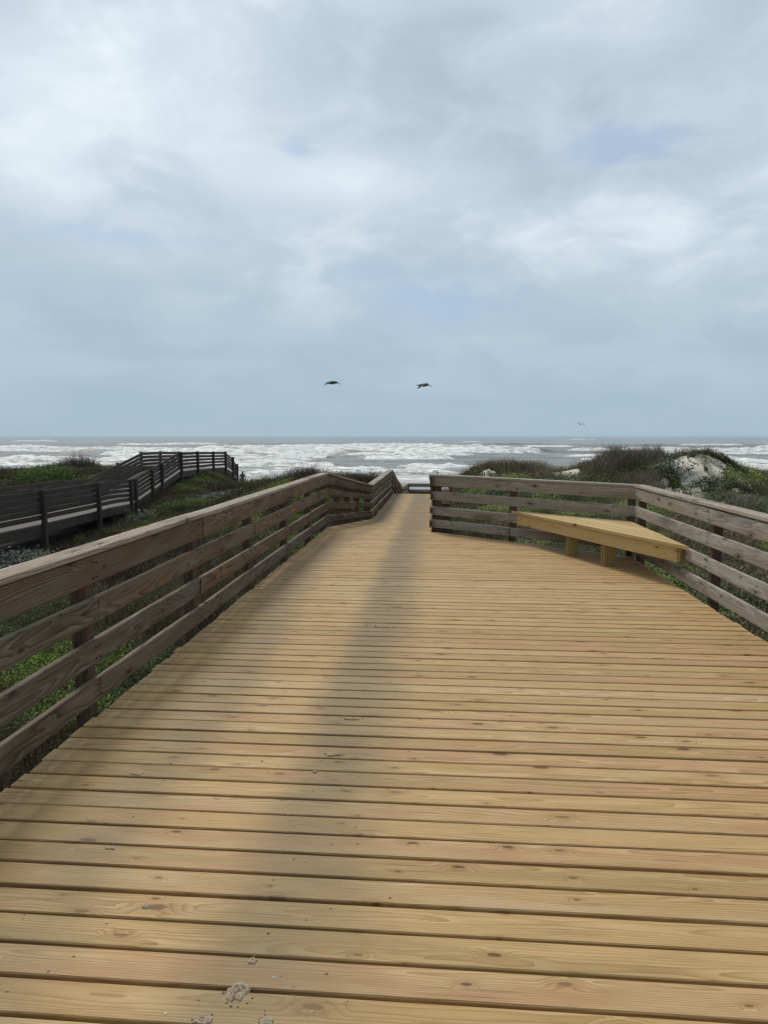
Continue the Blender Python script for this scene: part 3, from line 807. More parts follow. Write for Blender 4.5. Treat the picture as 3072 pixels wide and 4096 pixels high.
# ------------------------------------------------------------------ old boardwalk on the left
def build_old():
    ys = [-2 + 0.15 * i for i in range(int((56) / 0.15))]
    root = empty('old_boardwalk', (-12, 20, -1), 'old dark grey boardwalk across the dunes on the left climbing to a platform', 'boardwalk')
    W = 2.05
    b = Boards(); y = 2.0
    while y < 50.1:
        x1 = float(old_x(y)); z0, z1 = float(old_z(y)), float(old_z(y + 0.14))
        b.sweep([(x1 - W, y + 0.07, (z0 + z1) / 2 - 0.02), (x1 - 0.01, y + 0.07, (z0 + z1) / 2 - 0.02)], (0, 0.14, z1 - z0), 0.138, 0.036, ch=0.003)
        y += 0.145
    add_obj('decking', b.mesh('decking', M['old_deck']), root)
    segs = [2, 8, 14, 20.2, 26, 29.5, 33, 36.8, 40, 43, 46, 48.5, 50.2]
    fsegs = segs[:-3]
    for side in (0, 1):
        for a, c in zip(segs[:-1], segs[1:]):
            xa = float(old_x(a)) - side * W; xc = float(old_x(c)) - side * W
            board('fascia', root, M['old'], [(xa, a + 0.004, float(old_z(a)) - 0.19), (xc, c - 0.004, float(old_z(c)) - 0.19)], (0, 0, 1), 0.29, 0.04)
    py = [3, 6.2, 9.4, 12.6, 15.7, 18.0, 20.6, 24.6, 28.9, 29.6, 31.9, 33.4, 36.9, 39.8, 43.0, 45.85, 48.5, 50.1]
    for side in (0, 1):
        r = empty('railing', (-12 - side * W, 20, -1), ('dark five board railing with posts on the near side of the old boardwalk' if side == 0 else 'dark five board railing on the seaward far side of the old boardwalk'), 'railing')
        sg = 1 if side == 0 else -1
        for k in range(5):
            top = 1.0 - 0.187 * k
            sg_list = segs if side == 0 else fsegs
            for a, c in zip(sg_list[:-1], sg_list[1:]):
                pts = []
                for f in (0, 0.33, 0.67, 1):
                    yy = a + (c - a) * f + (0.003 if f == 0 else -0.003 if f == 1 else 0)
                    pts.append(Vector((float(old_x(yy)) - side * W - sg * 0.03, yy, float(old_z(yy)) + top - 0.07)) + bow(Vector((0, yy, 0)), k * 3.0 + side, 0.012))
                board('rail', r, M['old'], pts, (0, 0, 1), 0.150, 0.036)
        for y in py:
            if side == 1 and (y == 29.6 or y > 43.1): continue
            x = float(old_x(y)) - side * W + sg * 0.075; zt = float(old_z(y)) + 1.03
            zb = float(terrain(x, y)) - 0.4
            b = Boards(); b.sweep([(x, y, zb), (x, y, zt)], (1, 0, 0), 0.135, 0.135, ch=0.01)
            add_obj('post', b.mesh('post', M['old']), r)

# ------------------------------------------------------------------ vegetation
def blades(base, length, width, lean, col, bend=0.35, segs=2):
    """vectorised tapering blades; returns co, faces(quads), col"""
    n = len(base)
    az = rng.uniform(0, 2 * np.pi, n)
    hd = np.stack([np.cos(az), np.sin(az), np.zeros(n)], -1)
    side = np.stack([-np.sin(az + 0.9), np.cos(az + 0.9), np.zeros(n)], -1)
    up = np.array([0, 0, 1.0])
    mid = base + (hd * (lean * 0.35)[:, None] + up * 0.55) * length[:, None]
    tip = base + (hd * (lean * (1.0 + bend))[:, None] + up * (1 - 0.18 * lean)[:, None]) * length[:, None]
    w = width[:, None] / 2
    co = np.stack([base - side * w, base + side * w, mid - side * w * 0.75, mid + side * w * 0.75, tip - side * w * 0.12, tip + side * w * 0.12], 1)
    i = np.arange(n)[:, None] * 6
    f = np.concatenate([i + np.array([[0, 1, 3, 2]]), i + np.array([[2, 3, 5, 4]])], 1).reshape(-1, 4)
    return co.reshape(-1, 3), f, np.repeat(col, 6, 0)

def leaves(pos, size, col, aspect=0.5, flat=0.5):
    n = len(pos)
    az = rng.uniform(0, 2 * np.pi, n); el = rng.normal(0.25, flat, n)
    d = np.stack([np.cos(az) * np.cos(el), np.sin(az) * np.cos(el), np.sin(el)], -1)
    s = np.stack([-np.sin(az), np.cos(az), rng.normal(0, 0.35, n)], -1)
    nrm = np.cross(d, s)
    L = size[:, None]; W = L * aspect / 2
    co = np.stack([pos, pos + d * L * 0.45 + s * W + nrm * W * 0.25, pos + d * L, pos + d * L * 0.45 - s * W + nrm * W * 0.25], 1)
    i = np.arange(n)[:, None] * 4
    f = i + np.array([[0, 1, 2, 3]])
    return co.reshape(-1, 3), f.reshape(-1, 4), np.repeat(col, 4, 0)

def veg_mesh(name, parts, mat):
    co = []; fs = []; cs = []; o = 0
    for c, f, k in parts:
        co.append(c); fs.append(f + o); cs.append(k); o += len(c)
    co = np.concatenate(co); fs = np.concatenate(fs); cs = np.concatenate(cs)
    me = bpy.data.meshes.new(name); np_mesh(me, co, fs)
    a = me.attributes.new('col', 'FLOAT_COLOR', 'POINT')
    a.data.foreach_set('color', np.concatenate([np.clip(cs, 0, 1), np.ones((len(cs), 1))], 1).astype(np.float32).ravel())
    me.materials.append(mat)
    return me

def vary(c, n, v=0.3, hue=0.12):
    c = np.array(c)[None, :] * (1 + v * rng.normal(0, 1, n))[:, None].clip(0.35, 2)
    return c * (1 + hue * rng.normal(0, 1, (n, 3))).clip(0.6, 1.5)

def allowed(x, y, m=0.10):
    ok = ~((x > -2.17 - m) & (x < 2.80 + m) & (y < np.where(x < 0, 13.2, 10.1)) )
    diag = (y < 12.33 + 0.25 - (x + 0.12) * 0.836) & (x > -0.2) & (x < 2.95 + m)
    ok &= ~diag
    tr = (x > np.interp(y, [12.7, 14.3], [-2.25, -1.55])) & (x < 0.2 + m) & (y >= 12.3) & (y < 28.4)
    ok &= ~tr
    ok &= ~((x > -1.6) & (x < 3.5) & (y > 25.8) & (y < 28.3))
    ox = old_x(y)
    ok &= ~((x > ox - 2.35) & (x < ox + 0.18) & (y > 1) & (y < 56))
    return ok

def scatter(x0, x1, y0, y1, per_m2):
    n = int((x1 - x0) * (y1 - y0) * per_m2)
    x = rng.uniform(x0, x1, n); y = rng.uniform(y0, y1, n)
    k = allowed(x, y)
    return x[k], y[k]

def on_ground(x, y, dz=-0.02):
    return np.stack([x, y, terrain(x, y) + dz], -1)

# patches of vegetation kinds
def f_green(x, y): return fbm(x / 2.6, y / 2.2, 71, 3)
def f_grass(x, y): return fbm(x / 3.0 + 5, y / 2.6, 83, 3)
def f_dens(x, y): return fbm(x / 1.1, y / 1.0, 91, 3)
def canopy(x, y):
    sc = np.where(y > 30, 1.7, 1.0)
    c = 0.07 + 0.62 * np.clip(fbm(x / 1.15 / sc, y / 1.0 / sc, 401, 3) - 0.36, 0, 0.4)
    c = c + 0.25 * np.clip(vnoise(x / 0.42, y / 0.42, 402) - 0.45, 0, 1) * 0.5
    near = ((x < -2) & (x > -2.9) & (y < 13)) | ((x > 2.7) & (x < 3.4) & (y < 11))
    return np.where(near, c * 0.6, c) * sc ** 0.5

ZONES = [  # x0,x1,y0,y1, scale of density, leaf size, twig width
    (-9.5, -2.1, 0.3, 9, 1.15, 0.036, 0.0050),
    (-9.5, -1.3, 9, 18, 0.75, 0.042, 0.007),
    (-20, -9.5, 5, 20, 0.35, 0.06, 0.011),
    (-14, -1.3, 18, 36, 0.42, 0.065, 0.014),
    (-26, -14, 18, 48, 0.18, 0.10, 0.022),
    (-60, -26, 20, 50, 0.07, 0.16, 0.032),
    (-14, -1.5, 36, 44, 0.2, 0.10, 0.022),
    (2.7, 8, 2.5, 10, 0.9, 0.036, 0.006),
    (0.1, 9, 10, 18, 0.85, 0.044, 0.008),
    (8, 14, 4, 18, 0.5, 0.055, 0.010),
    (0.2, 13, 18, 26, 0.9, 0.055, 0.012),
    (0.2, 13, 26, 33, 0.15, 0.09, 0.02),
    (13, 34, 8, 32, 0.16, 0.10, 0.02),
    (34, 70, 8, 36, 0.05, 0.18, 0.035),
]

def build_cover():
    tw = []; gl = []; gr = []
    for (x0, x1, y0, y1, ds, ls, tww) in ZONES:
        # brown dead stems
        x, y = scatter(x0, x1, y0, y1, 800 * ds)
        keep = (sand_mask(x, y) < 0.35) & (f_green(x, y) < rng.uniform(0.42, 0.66, len(x))) & (f_dens(x, y) > rng.uniform(0.2, 0.55, len(x)))
        x, y = x[keep], y[keep]; n = len(x)
        ridge = np.exp(-((y - 23) / 5.0) ** 2) * (x > -9)
        hgt = (0.06 + 1.05 * canopy(x, y) + 0.10 * ridge) * rng.uniform(0.5, 1.4, n) * np.where((x > 0.2) & (np.hypot((x - 5.5) / 1.4, (y - 22) / 2) > 1), 0.78, 1.0)
        c = vary((0.076, 0.056, 0.039), n, 0.35) * np.where(x > 0.2, 2.9, 1.0)[:, None]
        pale = rng.random(n) < 0.06; c[pale] = c[pale] * 3.0; hgt[pale] *= 1.35
        tw.append(blades(on_ground(x, y), hgt, np.full(n, tww) * rng.uniform(0.6, 1.4, n), rng.uniform(0.05, 0.9, n), c))
        # small dead leaves and fluff between the stems
        x, y = scatter(x0, x1, y0, y1, 420 * ds)
        keep = (sand_mask(x, y) < 0.3) & (f_green(x, y) < 0.56)
        x, y = x[keep], y[keep]; n = len(x)
        p = on_ground(x, y); p[:, 2] += canopy(x, y) * rng.random(n)
        tw.append(leaves(p, ls * 0.8 * rng.uniform(0.5, 1.2, n), vary((0.090, 0.076, 0.048), n, 0.4) * np.where(x > 0.2, 2.3, 1.0)[:, None], 0.35, 0.8))
        # green low ground cover
        x, y = scatter(x0, x1, y0, y1, 2900 * ds)
        g = f_green(x, y)
        keep = (g + 0.35 * (f_dens(x * 1.6 + 3, y * 1.6) - 0.5) > rng.uniform(0.51, 0.57, len(x)) + 0.03 * sstep(-2.5, -5, x) * sstep(4, 9, y)) & (sand_mask(x, y) < 0.4)
        x, y, g = x[keep], y[keep], g[keep]; n = len(x)
        p = on_ground(x, y); p[:, 2] += (canopy(x, y) * 0.95 + 0.03) * rng.random(n) ** 0.45
        hill = np.exp(-((x - 5.4) / 1.6) ** 2 - ((y - 21.8) / 2.2) ** 2) > rng.uniform(0.15, 0.6, n)
        x, y, g, p = x[~hill], y[~hill], g[~hill], p[~hill]; n = len(x)
        base = np.where((fbm(x / 1.3, y / 1.3, 301, 2) > 0.52)[:, None], np.array([[0.135, 0.200, 0.040]]), np.array([[0.080, 0.112, 0.042]]))
        base = np.where(((x < -3) & (y > 9))[:, None], base * np.array([[1.0, 0.88, 0.85]]), base)
        right = (x > 0.3)[:, None]
        base = np.where(right, base * np.array([[1.75, 1.50, 2.4]]), base)
        c = base * (1 + 0.3 * rng.normal(0, 1, n))[:, None].clip(0.4, 2) * (0.55 + 0.9 * vnoise(x / 0.5, y / 0.5, 403))[:, None]
        gl.append(leaves(p, ls * rng.uniform(0.6, 1.3, n), c, 0.45, 0.55))
        # olive leaves through the brown scrub
        x, y = scatter(x0, x1, y0, y1, 650 * ds)
        keep = (sand_mask(x, y) < 0.45) & (f_dens(x + 7, y) > 0.52)
        x, y = x[keep], y[keep]; n = len(x)
        p = on_ground(x, y); p[:, 2] += (canopy(x, y) + 0.03) * rng.random(n) ** 0.6
        gl.append(leaves(p, ls * rng.uniform(0.5, 1.1, n), vary((0.078, 0.084, 0.038), n, 0.35) * np.where(x > 0.2, 2.9, 1.0)[:, None], 0.4, 0.7))
        # grass
        x, y = scatter(x0, x1, y0, y1, 600 * ds)
        keep = (f_grass(x, y) > rng.uniform(0.42, 0.62, len(x))) & (sand_mask(x, y) < 0.5)
        x, y = x[keep], y[keep]; n = len(x)
        c = vary((0.098, 0.106, 0.046), n, 0.35) * np.where(x > 0.2, 1.4, 1.0)[:, None]
        dry = rng.random(n) < 0.3; c[dry] = vary((0.15, 0.125, 0.075), dry.sum(), 0.3)
        gr.append(blades(on_ground(x, y), rng.uniform(0.12, 0.42, n), np.full(n, tww * 0.9) * rng.uniform(0.6, 1.2, n), rng.uniform(0.1, 1.1, n), c, 0.7))
    # sparse tufts on the bare sand
    x, y = scatter(0.8, 9.8, 18.5, 23.8, 800)
    keep = (f_dens(x * 2.2, y * 2.2) > 0.60); x, y = x[keep], y[keep]; n = len(x)
    gl.append(leaves(on_ground(x, y, 0.02) + np.stack([np.zeros(n)] * 2 + [rng.uniform(0, 0.12, n)], -1), rng.uniform(0.05, 0.09, n), vary((0.105, 0.115, 0.060), n), 0.5, 0.5))
    tag(add_obj('undergrowth', veg_mesh('undergrowth', tw, M['twig'])), 'dead brown twiggy undergrowth over the dunes', 'undergrowth', kind='stuff')
    tag(add_obj('ground_cover', veg_mesh('ground_cover', gl, M['leaf'])), 'low green creeping leaves in patches over the dunes', 'ground cover', kind='stuff')
    tag(add_obj('grass', veg_mesh('grass', gr, M['blade'])), 'olive and straw coloured dune grass', 'grass', kind='stuff')

def plant(name, label, cat, x, y, rx, ry, h, n_stem, n_leaf, stem_c, leaf_c, leaf_s=0.07, stem_w=0.012, aspect=0.6, dome=True, group=None, lean=0.45, zoff=0.0, parts=('stems', 'foliage')):
    z0 = float(terrain(x, y)) - 0.03 + zoff
    root = empty(name, (x, y, z0), label, cat, group)
    if n_stem:
        a = rng.uniform(0, 2 * np.pi, n_stem); r = np.sqrt(rng.random(n_stem))
        bx = x + rx * 0.75 * r * np.cos(a); by = y + ry * 0.75 * r * np.sin(a)
        hh = h * (1.08 - 0.45 * r ** 2) * rng.uniform(0.6, 1.12, n_stem)
        base = np.stack([bx, by, np.maximum(terrain(bx, by), z0 - 0.4) - 0.03], -1)
        co, f, c = blades(base, hh, stem_w * rng.uniform(0.6, 1.3, n_stem), lean * rng.uniform(0.2, 1.4, n_stem), vary(stem_c, n_stem, 0.3))
        add_obj(parts[0], veg_mesh(parts[0], [(co, f, c)], M['twig']), root)
    if n_leaf:
        nc = max(6, n_leaf // 60)                                   # leaf clumps through the crown's volume
        ca = rng.uniform(0, 2 * np.pi, nc); cr = np.sqrt(rng.random(nc)) * 0.9; ch = rng.uniform(0.25, 1.0, nc)
        k = rng.integers(0, nc, n_leaf)
        cxx = x + rx * cr[k] * np.cos(ca[k]); cyy = y + ry * cr[k] * np.sin(ca[k])
        top = h * np.sqrt(np.clip(1 - cr[k] ** 2 * 0.85, 0.05, 1))
        s = 0.20 * min(rx, ry) + 0.05
        px = cxx + rng.normal(0, s, n_leaf); py = cyy + rng.normal(0, s, n_leaf)
        gz = np.maximum(terrain(px, py), z0 - 0.5)
        pz = gz + np.clip(top * ch[k] + rng.normal(0, 0.10 * h, n_leaf), 0.02, h * 1.1)
        tone = rng.uniform(0.65, 1.3, nc)[k]
        c = vary(leaf_c, n_leaf, 0.22) * tone[:, None]
        add_obj(parts[1], veg_mesh(parts[1], [leaves(np.stack([px, py, pz], -1), leaf_s * rng.uniform(0.6, 1.25, n_leaf), c, aspect, 0.55)], M['leaf']), root)
    return root

SILVER = (0.165, 0.195, 0.165); BROWN = (0.250, 0.212, 0.172)
def build_plants():
    sv = 'silver leaved dune plants'; ts = 'dark twiggy shrubs on the dunes'
    plant('silverleaf_plant', 'broad silver leaved plant growing against the foot of the old boardwalk', 'plant', -10.75, 17.2, 0.8, 0.8, 0.62, 20, 900, BROWN, SILVER, 0.10, group=sv)
    plant('silverleaf_plant', 'low silver leaved plant in front of the short last bay of the lower dark railing', 'plant', -12.2, 27.3, 0.75, 0.6, 0.55, 12, 420, BROWN, (0.13, 0.165, 0.12), 0.13, group=sv)
    plant('silverleaf_plant', 'wide silvery shrub spreading below the raised end of the old boardwalk', 'plant', -9.9, 32.2, 1.5, 1.0, 0.45, 60, 1500, BROWN, (0.15, 0.175, 0.15), 0.10, group=sv)
    plant('silverleaf_plant', 'silvery green plant on the dune crest behind the left platform railing', 'plant', -5.2, 25.0, 0.55, 0.5, 0.38, 15, 320, BROWN, (0.15, 0.18, 0.14), 0.085, group=sv)
    plant('silverleaf_plant', 'small pale plant in the hollow between the two boardwalks', 'plant', -7.8, 19.0, 0.45, 0.4, 0.35, 8, 220, BROWN, (0.16, 0.20, 0.14), 0.075, group=sv)
    plant('silverleaf_plant', 'silver leaved plant trailing down beside the bare sand mound', 'plant', 6.55, 20.6, 0.5, 0.6, 0.40, 20, 700, BROWN, (0.15, 0.18, 0.145), 0.075, group=sv)
    plant('leafy_shrub', 'dark green shrub growing on the face of the bare sand mound', 'shrub', 7.25, 19.2, 0.36, 0.35, 0.50, 15, 420, BROWN, (0.055, 0.080, 0.055), 0.075)
    plant('leafy_shrub', 'dark bushy shrub beside the far end of the old boardwalk', 'shrub', -7.3, 28.0, 0.75, 0.6, 0.60, 80, 900, BROWN, (0.045, 0.062, 0.042), 0.08)
    for (x, y, rx, h, n, lab) in [(5.3, 22.0, 0.75, 0.62, 1100, 'tall dark twiggy shrub crowning the right hand dune'),
                                  (4.75, 21.6, 0.6, 0.48, 700, 'dark twiggy shrub on the slope seaward of the sandy saddle'),
                                  (6.2, 22.0, 0.7, 0.55, 900, 'dark twiggy shrub between the dune top and the sand mound'),
                                  (5.6, 20.2, 0.8, 0.50, 800, 'dark twiggy shrub below the tallest dune shrub'),
                                  (7.4, 17.4, 0.8, 0.42, 600, 'dark twiggy shrub in front of the sand mound'),
                                  (9.6, 20.0, 0.9, 0.65, 800, 'dark twiggy shrub past the sand mound at the edge of the picture'),
                                  (2.9, 22.4, 0.7, 0.36, 500, 'greyish twiggy shrub on the lower dune left of the sandy saddle'),
                                  (-4.3, 23.0, 0.8, 0.55, 700, 'dark twiggy shrub on the slope close behind the bend of the brown railing'),
                                  (-3.3, 26.5, 0.8, 0.5, 600, 'dark twiggy shrub seaward of the brown railing bend beside the narrow walk'),
                                  (-6.6, 22.5, 0.9, 0.5, 700, 'dark twiggy shrub in the hollow left of the brown railing bend'),
                                  (8.8, 18.0, 0.9, 0.4, 500, 'low twiggy shrub in front of the right shoulder of the sand mound'),
                                  (-22.5, 43, 1.6, 1.0, 700, 'twiggy shrub against the surf behind the old boardwalk')]:
        plant('twiggy_shrub', lab, 'shrub', x, y, rx * 1.1, rx, h * 1.05, int(n * 1.5), 300, BROWN if x > 0 else (0.110, 0.088, 0.068), (0.185, 0.185, 0.115), 0.05 if y < 30 else 0.1, 0.012 if y < 30 else 0.02, 0.4, group=ts, lean=0.35)
    plant('leafy_shrub', 'olive creeper draped over the very top of the bare sand mound', 'shrub', 7.65, 21.75, 0.6, 0.35, 0.13, 0, 420, BROWN, (0.105, 0.115, 0.060), 0.07)
    plant('leafy_shrub', 'olive creeper running down the right shoulder of the bare sand mound', 'shrub', 8.45, 21.2, 0.45, 0.6, 0.25, 0, 520, BROWN, (0.100, 0.110, 0.060), 0.07)
    plant('leafy_shrub', 'small olive clump at the left foot of the bare sand mound', 'shrub', 6.75, 19.6, 0.45, 0.4, 0.28, 0, 420, BROWN, (0.095, 0.115, 0.055), 0.065)
    plant('green_bush', 'rounded bright green bush beyond the old boardwalk', 'bush', -20.6, 35.5, 1.5, 1.1, 0.85, 0, 3200, BROWN, (0.085, 0.150, 0.030), 0.11)
    plant('green_bush', 'bright green low bush just behind the left platform railing', 'bush', -5.9, 18.5, 0.9, 0.6, 0.34, 0, 1900, BROWN, (0.085, 0.140, 0.030), 0.06)
    plant('green_bush', 'green bush by the foot of the dark ramp railing', 'bush', -11.3, 29.2, 0.8, 0.6, 0.6, 0, 1300, BROWN, (0.075, 0.115, 0.032), 0.085)
    plant('green_bush', 'green low bush seen under the near end of the left railing', 'bush', -3.0, 3.15, 0.35, 0.5, 0.30, 0, 700, BROWN, (0.09, 0.16, 0.03), 0.05)
    plant('leafy_plant', 'fresh green broad leaved plant under the lowest left rail', 'plant', -2.55, 2.75, 0.22, 0.25, 0.50, 12, 90, (0.07, 0.09, 0.03), (0.10, 0.17, 0.035), 0.095, 0.008, 0.55)
    plant('dead_shrub', 'bare dead shrub with pale branches in front of the old boardwalk', 'shrub', -9.6, 18.3, 0.8, 0.6, 1.0, 60, 0, (0.15, 0.125, 0.105), BROWN, stem_w=0.014, lean=0.7, parts=('stems', 'x'))
    plant('dry_stalks', 'clump of tall dark dry stalks on the crest behind the left railing', 'stalks', -5.9, 25.4, 0.95, 0.5, 0.62, 150, 0, (0.055, 0.045, 0.04), BROWN, stem_w=0.016, lean=0.28, parts=('stems', 'x'))
    plant('dry_stalks', 'thin dry stalks standing beside the end of the old boardwalk', 'stalks', -8.9, 30.5, 0.9, 0.5, 0.75, 70, 0, (0.06, 0.05, 0.045), BROWN, stem_w=0.016, lean=0.35, parts=('stems', 'x'))
    plant('dry_stalks', 'dry stalks standing against the surf on the top of the tallest dune', 'stalks', 5.1, 22.5, 0.7, 0.4, 0.80, 70, 0, (0.06, 0.05, 0.045), BROWN, stem_w=0.013, lean=0.35, parts=('stems', 'x'))

# ------------------------------------------------------------------ mud on the deck
def build_mud():
    m, t, b = material('dried_sandy_mud')
    p = t.geo_pos()
    n = t.noise(p, 190.0, 4, 0.7); n2 = t.noise(p, 60.0, 3)
    c = t.mix(t.mapr(n, 0.30, 0.50), (0.085, 0.058, 0.040, 1), (0.46, 0.37, 0.26, 1))
    c = t.mix(t.mapr(n2, 0.5, 0.7, 0, 0.5), c, (0.56, 0.48, 0.36, 1))
    t.link(c, b.inputs['Base Color']); b.inputs['Roughness'].default_value = 0.95; b.inputs['Specular IOR Level'].default_value = 0.05
    bp = t.new('ShaderNodeBump'); bp.inputs['Distance'].default_value = 0.006; t.link(n, bp.inputs['Height']); t.link(bp.outputs[0], b.inputs['Normal'])
    def lump(bm, x, y, rx, ry, h, seed):
        rings, seg = 9, 30
        vs = []
        for i in range(rings + 1):
            f = i / rings
            row = []
            for k in range(seg):
                a = 2 * math.pi * k / seg
                out = 0.80 + 0.25 * mnoise.noise(Vector((math.cos(a) * 1.7, math.sin(a) * 1.7, seed))) + 0.18 * mnoise.noise(Vector((math.cos(a) * 5, math.sin(a) * 5, seed)))
                px = x + rx * out * f * math.cos(a); py = y + ry * out * f * math.sin(a)
                rough = 0.55 + 0.8 * mnoise.noise(Vector((px * 75, py * 75, seed))) + 0.45 * mnoise.noise(Vector((px * 210, py * 210, seed)))
                z = h * max(0.0, (1 - f ** 2.2)) * max(0.1, rough)
                row.append(bm.verts.new((px, py, 0.002 + z if i < rings else -0.001)))
            vs.append(row)
        for i in range(rings):
            for k in range(seg):
                k2 = (k + 1) % seg
                if i == 0:
                    if k % 1 == 0: bm.faces.new((vs[0][k], vs[1][k], vs[1][k2])) if k == 0 else bm.faces.new((vs[0][0], vs[1][k], vs[1][k2]))
                else: bm.faces.new((vs[i][k], vs[i + 1][k], vs[i + 1][k2], vs[i][k2]))
    def finish(bm, name):
        bmesh.ops.remove_doubles(bm, verts=bm.verts, dist=0.00002)
        loose = [v for v in bm.verts if not v.link_faces]
        bmesh.ops.delete(bm, geom=loose, context='VERTS')
        me = bpy.data.meshes.new(name); bm.to_mesh(me); bm.free(); me.materials.append(m); return me
    big = [(-0.585, 1.925, 0.062, 0.072, 0.020, 'largest crumbly clod of dried mud near the bottom edge of the deck'),
           (-0.578, 2.052, 0.028, 0.028, 0.010, 'dark speckled mud clod just above the largest clod'),
           (-0.655, 1.815, 0.05, 0.03, 0.014, 'pale sandy clod cut by the bottom edge of the picture, left of the others'),
           (-0.475, 1.822, 0.045, 0.035, 0.014, 'sandy clod at the bottom edge of the picture just past the largest clod'),
           (-1.02, 2.28, 0.022, 0.020, 0.012, 'small dark clod on a board gap left of the wheel track mud'),
           (-1.31, 2.62, 0.035, 0.022, 0.008, 'greyish clod on the left wheel track'),
           (-1.47, 3.24, 0.05, 0.025, 0.008, 'flat clod far up the left wheel track'),
           (-0.54, 3.53, 0.075, 0.03, 0.012, 'wide flat mud crumble in the middle of the dark track'),
           (-0.60, 3.33, 0.022, 0.018, 0.016, 'small upright mud crumb below the wide flat crumble'),
           (-0.50, 4.01, 0.09, 0.03, 0.010, 'mud crumble on the dark track halfway up the deck'),
           (-0.47, 6.05, 0.12, 0.04, 0.010, 'mud crumble on the dark track level with the third left post'),
           (-0.40, 6.80, 0.10, 0.04, 0.010, 'farthest mud crumble on the dark track')]
    for i, (x, y, rx, ry, h, lab) in enumerate(big):
        bm = bmesh.new(); rx *= 0.66; ry *= 0.66; h *= 0.6
        lump(bm, 0, 0, rx, ry, h, i * 3.3 + 0.5)
        for k in range(4):
            a = random.uniform(0, 6.28); d = random.uniform(0.8, 1.3)
            lump(bm, rx * d * math.cos(a), ry * d * math.sin(a), rx * 0.11, ry * 0.11, h * 0.3, i + k * 1.7)
        o = add_obj('mud_clod', finish(bm, 'mud_clod'), None, (x, y, 0.0015)); tag(o, lab, 'mud clod', 'mud clods dropped on the deck')
    bm = bmesh.new()
    for k in range(230):
        y = 1.75 + 8.0 * random.random() ** 1.6
        tr = random.random()
        x = random.gauss(-0.48, 0.17) if tr < 0.68 else random.gauss(-1.4, 0.16)
        r = random.uniform(0.002, 0.0065) * (1 + 0.09 * y)
        lump_small(bm, x, y, r, r * random.uniform(0.5, 1), r * 0.45, k)
    me = bpy.data.meshes.new('sand_crumbs'); bm.to_mesh(me); bm.free()
    ms, ts, bs = material('pale_sand_crumbs'); nn = ts.noise(ts.geo_pos(), 23.0, 1)
    ts.link(ts.mix(ts.mapr(nn, 0.4, 0.6), (0.16, 0.125, 0.09, 1), (0.56, 0.50, 0.40, 1)), bs.inputs['Base Color']); bs.inputs['Roughness'].default_value = 0.95
    me.materials.append(ms)
    tag(add_obj('debris', me, None, (0, 0, 0.0015)), 'tiny sand and mud crumbs scattered along the wheel tracks', 'debris', kind='stuff')

def lump_small(bm, x, y, rx, ry, h, seed):
    top = bm.verts.new((x, y, h)); ring = []
    for k in range(7):
        a = 2 * math.pi * k / 7; q = random.uniform(0.6, 1.2)
        ring.append(bm.verts.new((x + rx * q * math.cos(a), y + ry * q * math.sin(a), 0)))
    for k in range(7): bm.faces.new((top, ring[k], ring[(k + 1) % 7]))

# ------------------------------------------------------------------ birds and the person on the beach
def loft(bm, secs):
    """secs: (centre, half size a, half size b, axis a, axis b)"""
    rows = []
    for c, a, b, A, B in secs:
        rows.append([bm.verts.new(Vector(c) + Vector(A) * (a * math.cos(2 * math.pi * k / 12)) + Vector(B) * (b * math.sin(2 * math.pi * k / 12))) for k in range(12)])
    for r0, r1 in zip(rows[:-1], rows[1:]):
        for k in range(12):
            bm.faces.new((r0[k], r0[(k + 1) % 12], r1[(k + 1) % 12], r1[k]))
    bm.faces.new(rows[0][::-1]); bm.faces.new(rows[-1])

def bird(name, label, cat, loc, body, wings, bill, col, group=None, voxel=0.02, belly=None, rot=0.0):
    """body: list of (x, z, half height, half width); wings: list of section lists (centre, chord half, thick half); all one remeshed surface"""
    bm = bmesh.new()
    loft(bm, [((x, 0, z), hw, hh, (0, 1, 0), (0, 0, 1)) for (x, z, hh, hw) in body])
    for w in wings:
        loft(bm, [((c[0], c[1], c[2]), ch, th, (1, 0, 0.08), (0, 0.25, 1)) for (c, ch, th) in w])
    bmesh.ops.recalc_face_normals(bm, faces=bm.faces)
    me = bpy.data.meshes.new(name); bm.to_mesh(me); bm.free()
    m, t, b = material(name + '_plumage')
    pz = t.sep(t.new('ShaderNodeTexCoord').outputs['Object'])
    n = t.noise(t.new('ShaderNodeTexCoord').outputs['Object'], 9.0, 3)
    c = t.mix(n, tuple(v * 0.7 for v in col) + (1,), tuple(v * 1.25 for v in col) + (1,))
    if belly: c = t.mix(t.mapr(pz[0], belly[0], belly[1]), c, (*belly[2], 1))
    t.link(c, b.inputs['Base Color']); b.inputs['Roughness'].default_value = 0.8
    me.materials.append(m)
    o = add_obj(name, me, None, loc); tag(o, label, cat, group)
    o.rotation_euler = (0, 0, rot)
    md = o.modifiers.new('one_surface', 'REMESH'); md.mode = 'VOXEL'; md.voxel_size = voxel; md.use_smooth_shade = True
    if bill:
        bm = bmesh.new(); loft(bm, [((x, 0, z), hw, hh, (0, 1, 0), (0, 0, 1)) for (x, z, hh, hw) in bill])
        bmesh.ops.recalc_face_normals(bm, faces=bm.faces)
        mb = bpy.data.meshes.new('bill'); bm.to_mesh(mb); bm.free()
        m2, t2, b2 = material('bill_horn'); b2.inputs['Base Color'].default_value = (0.07, 0.06, 0.05, 1); mb.materials.append(m2)
        bo = bpy.data.objects.new('bill', mb); COL.objects.link(bo); bo.parent = o
    return o

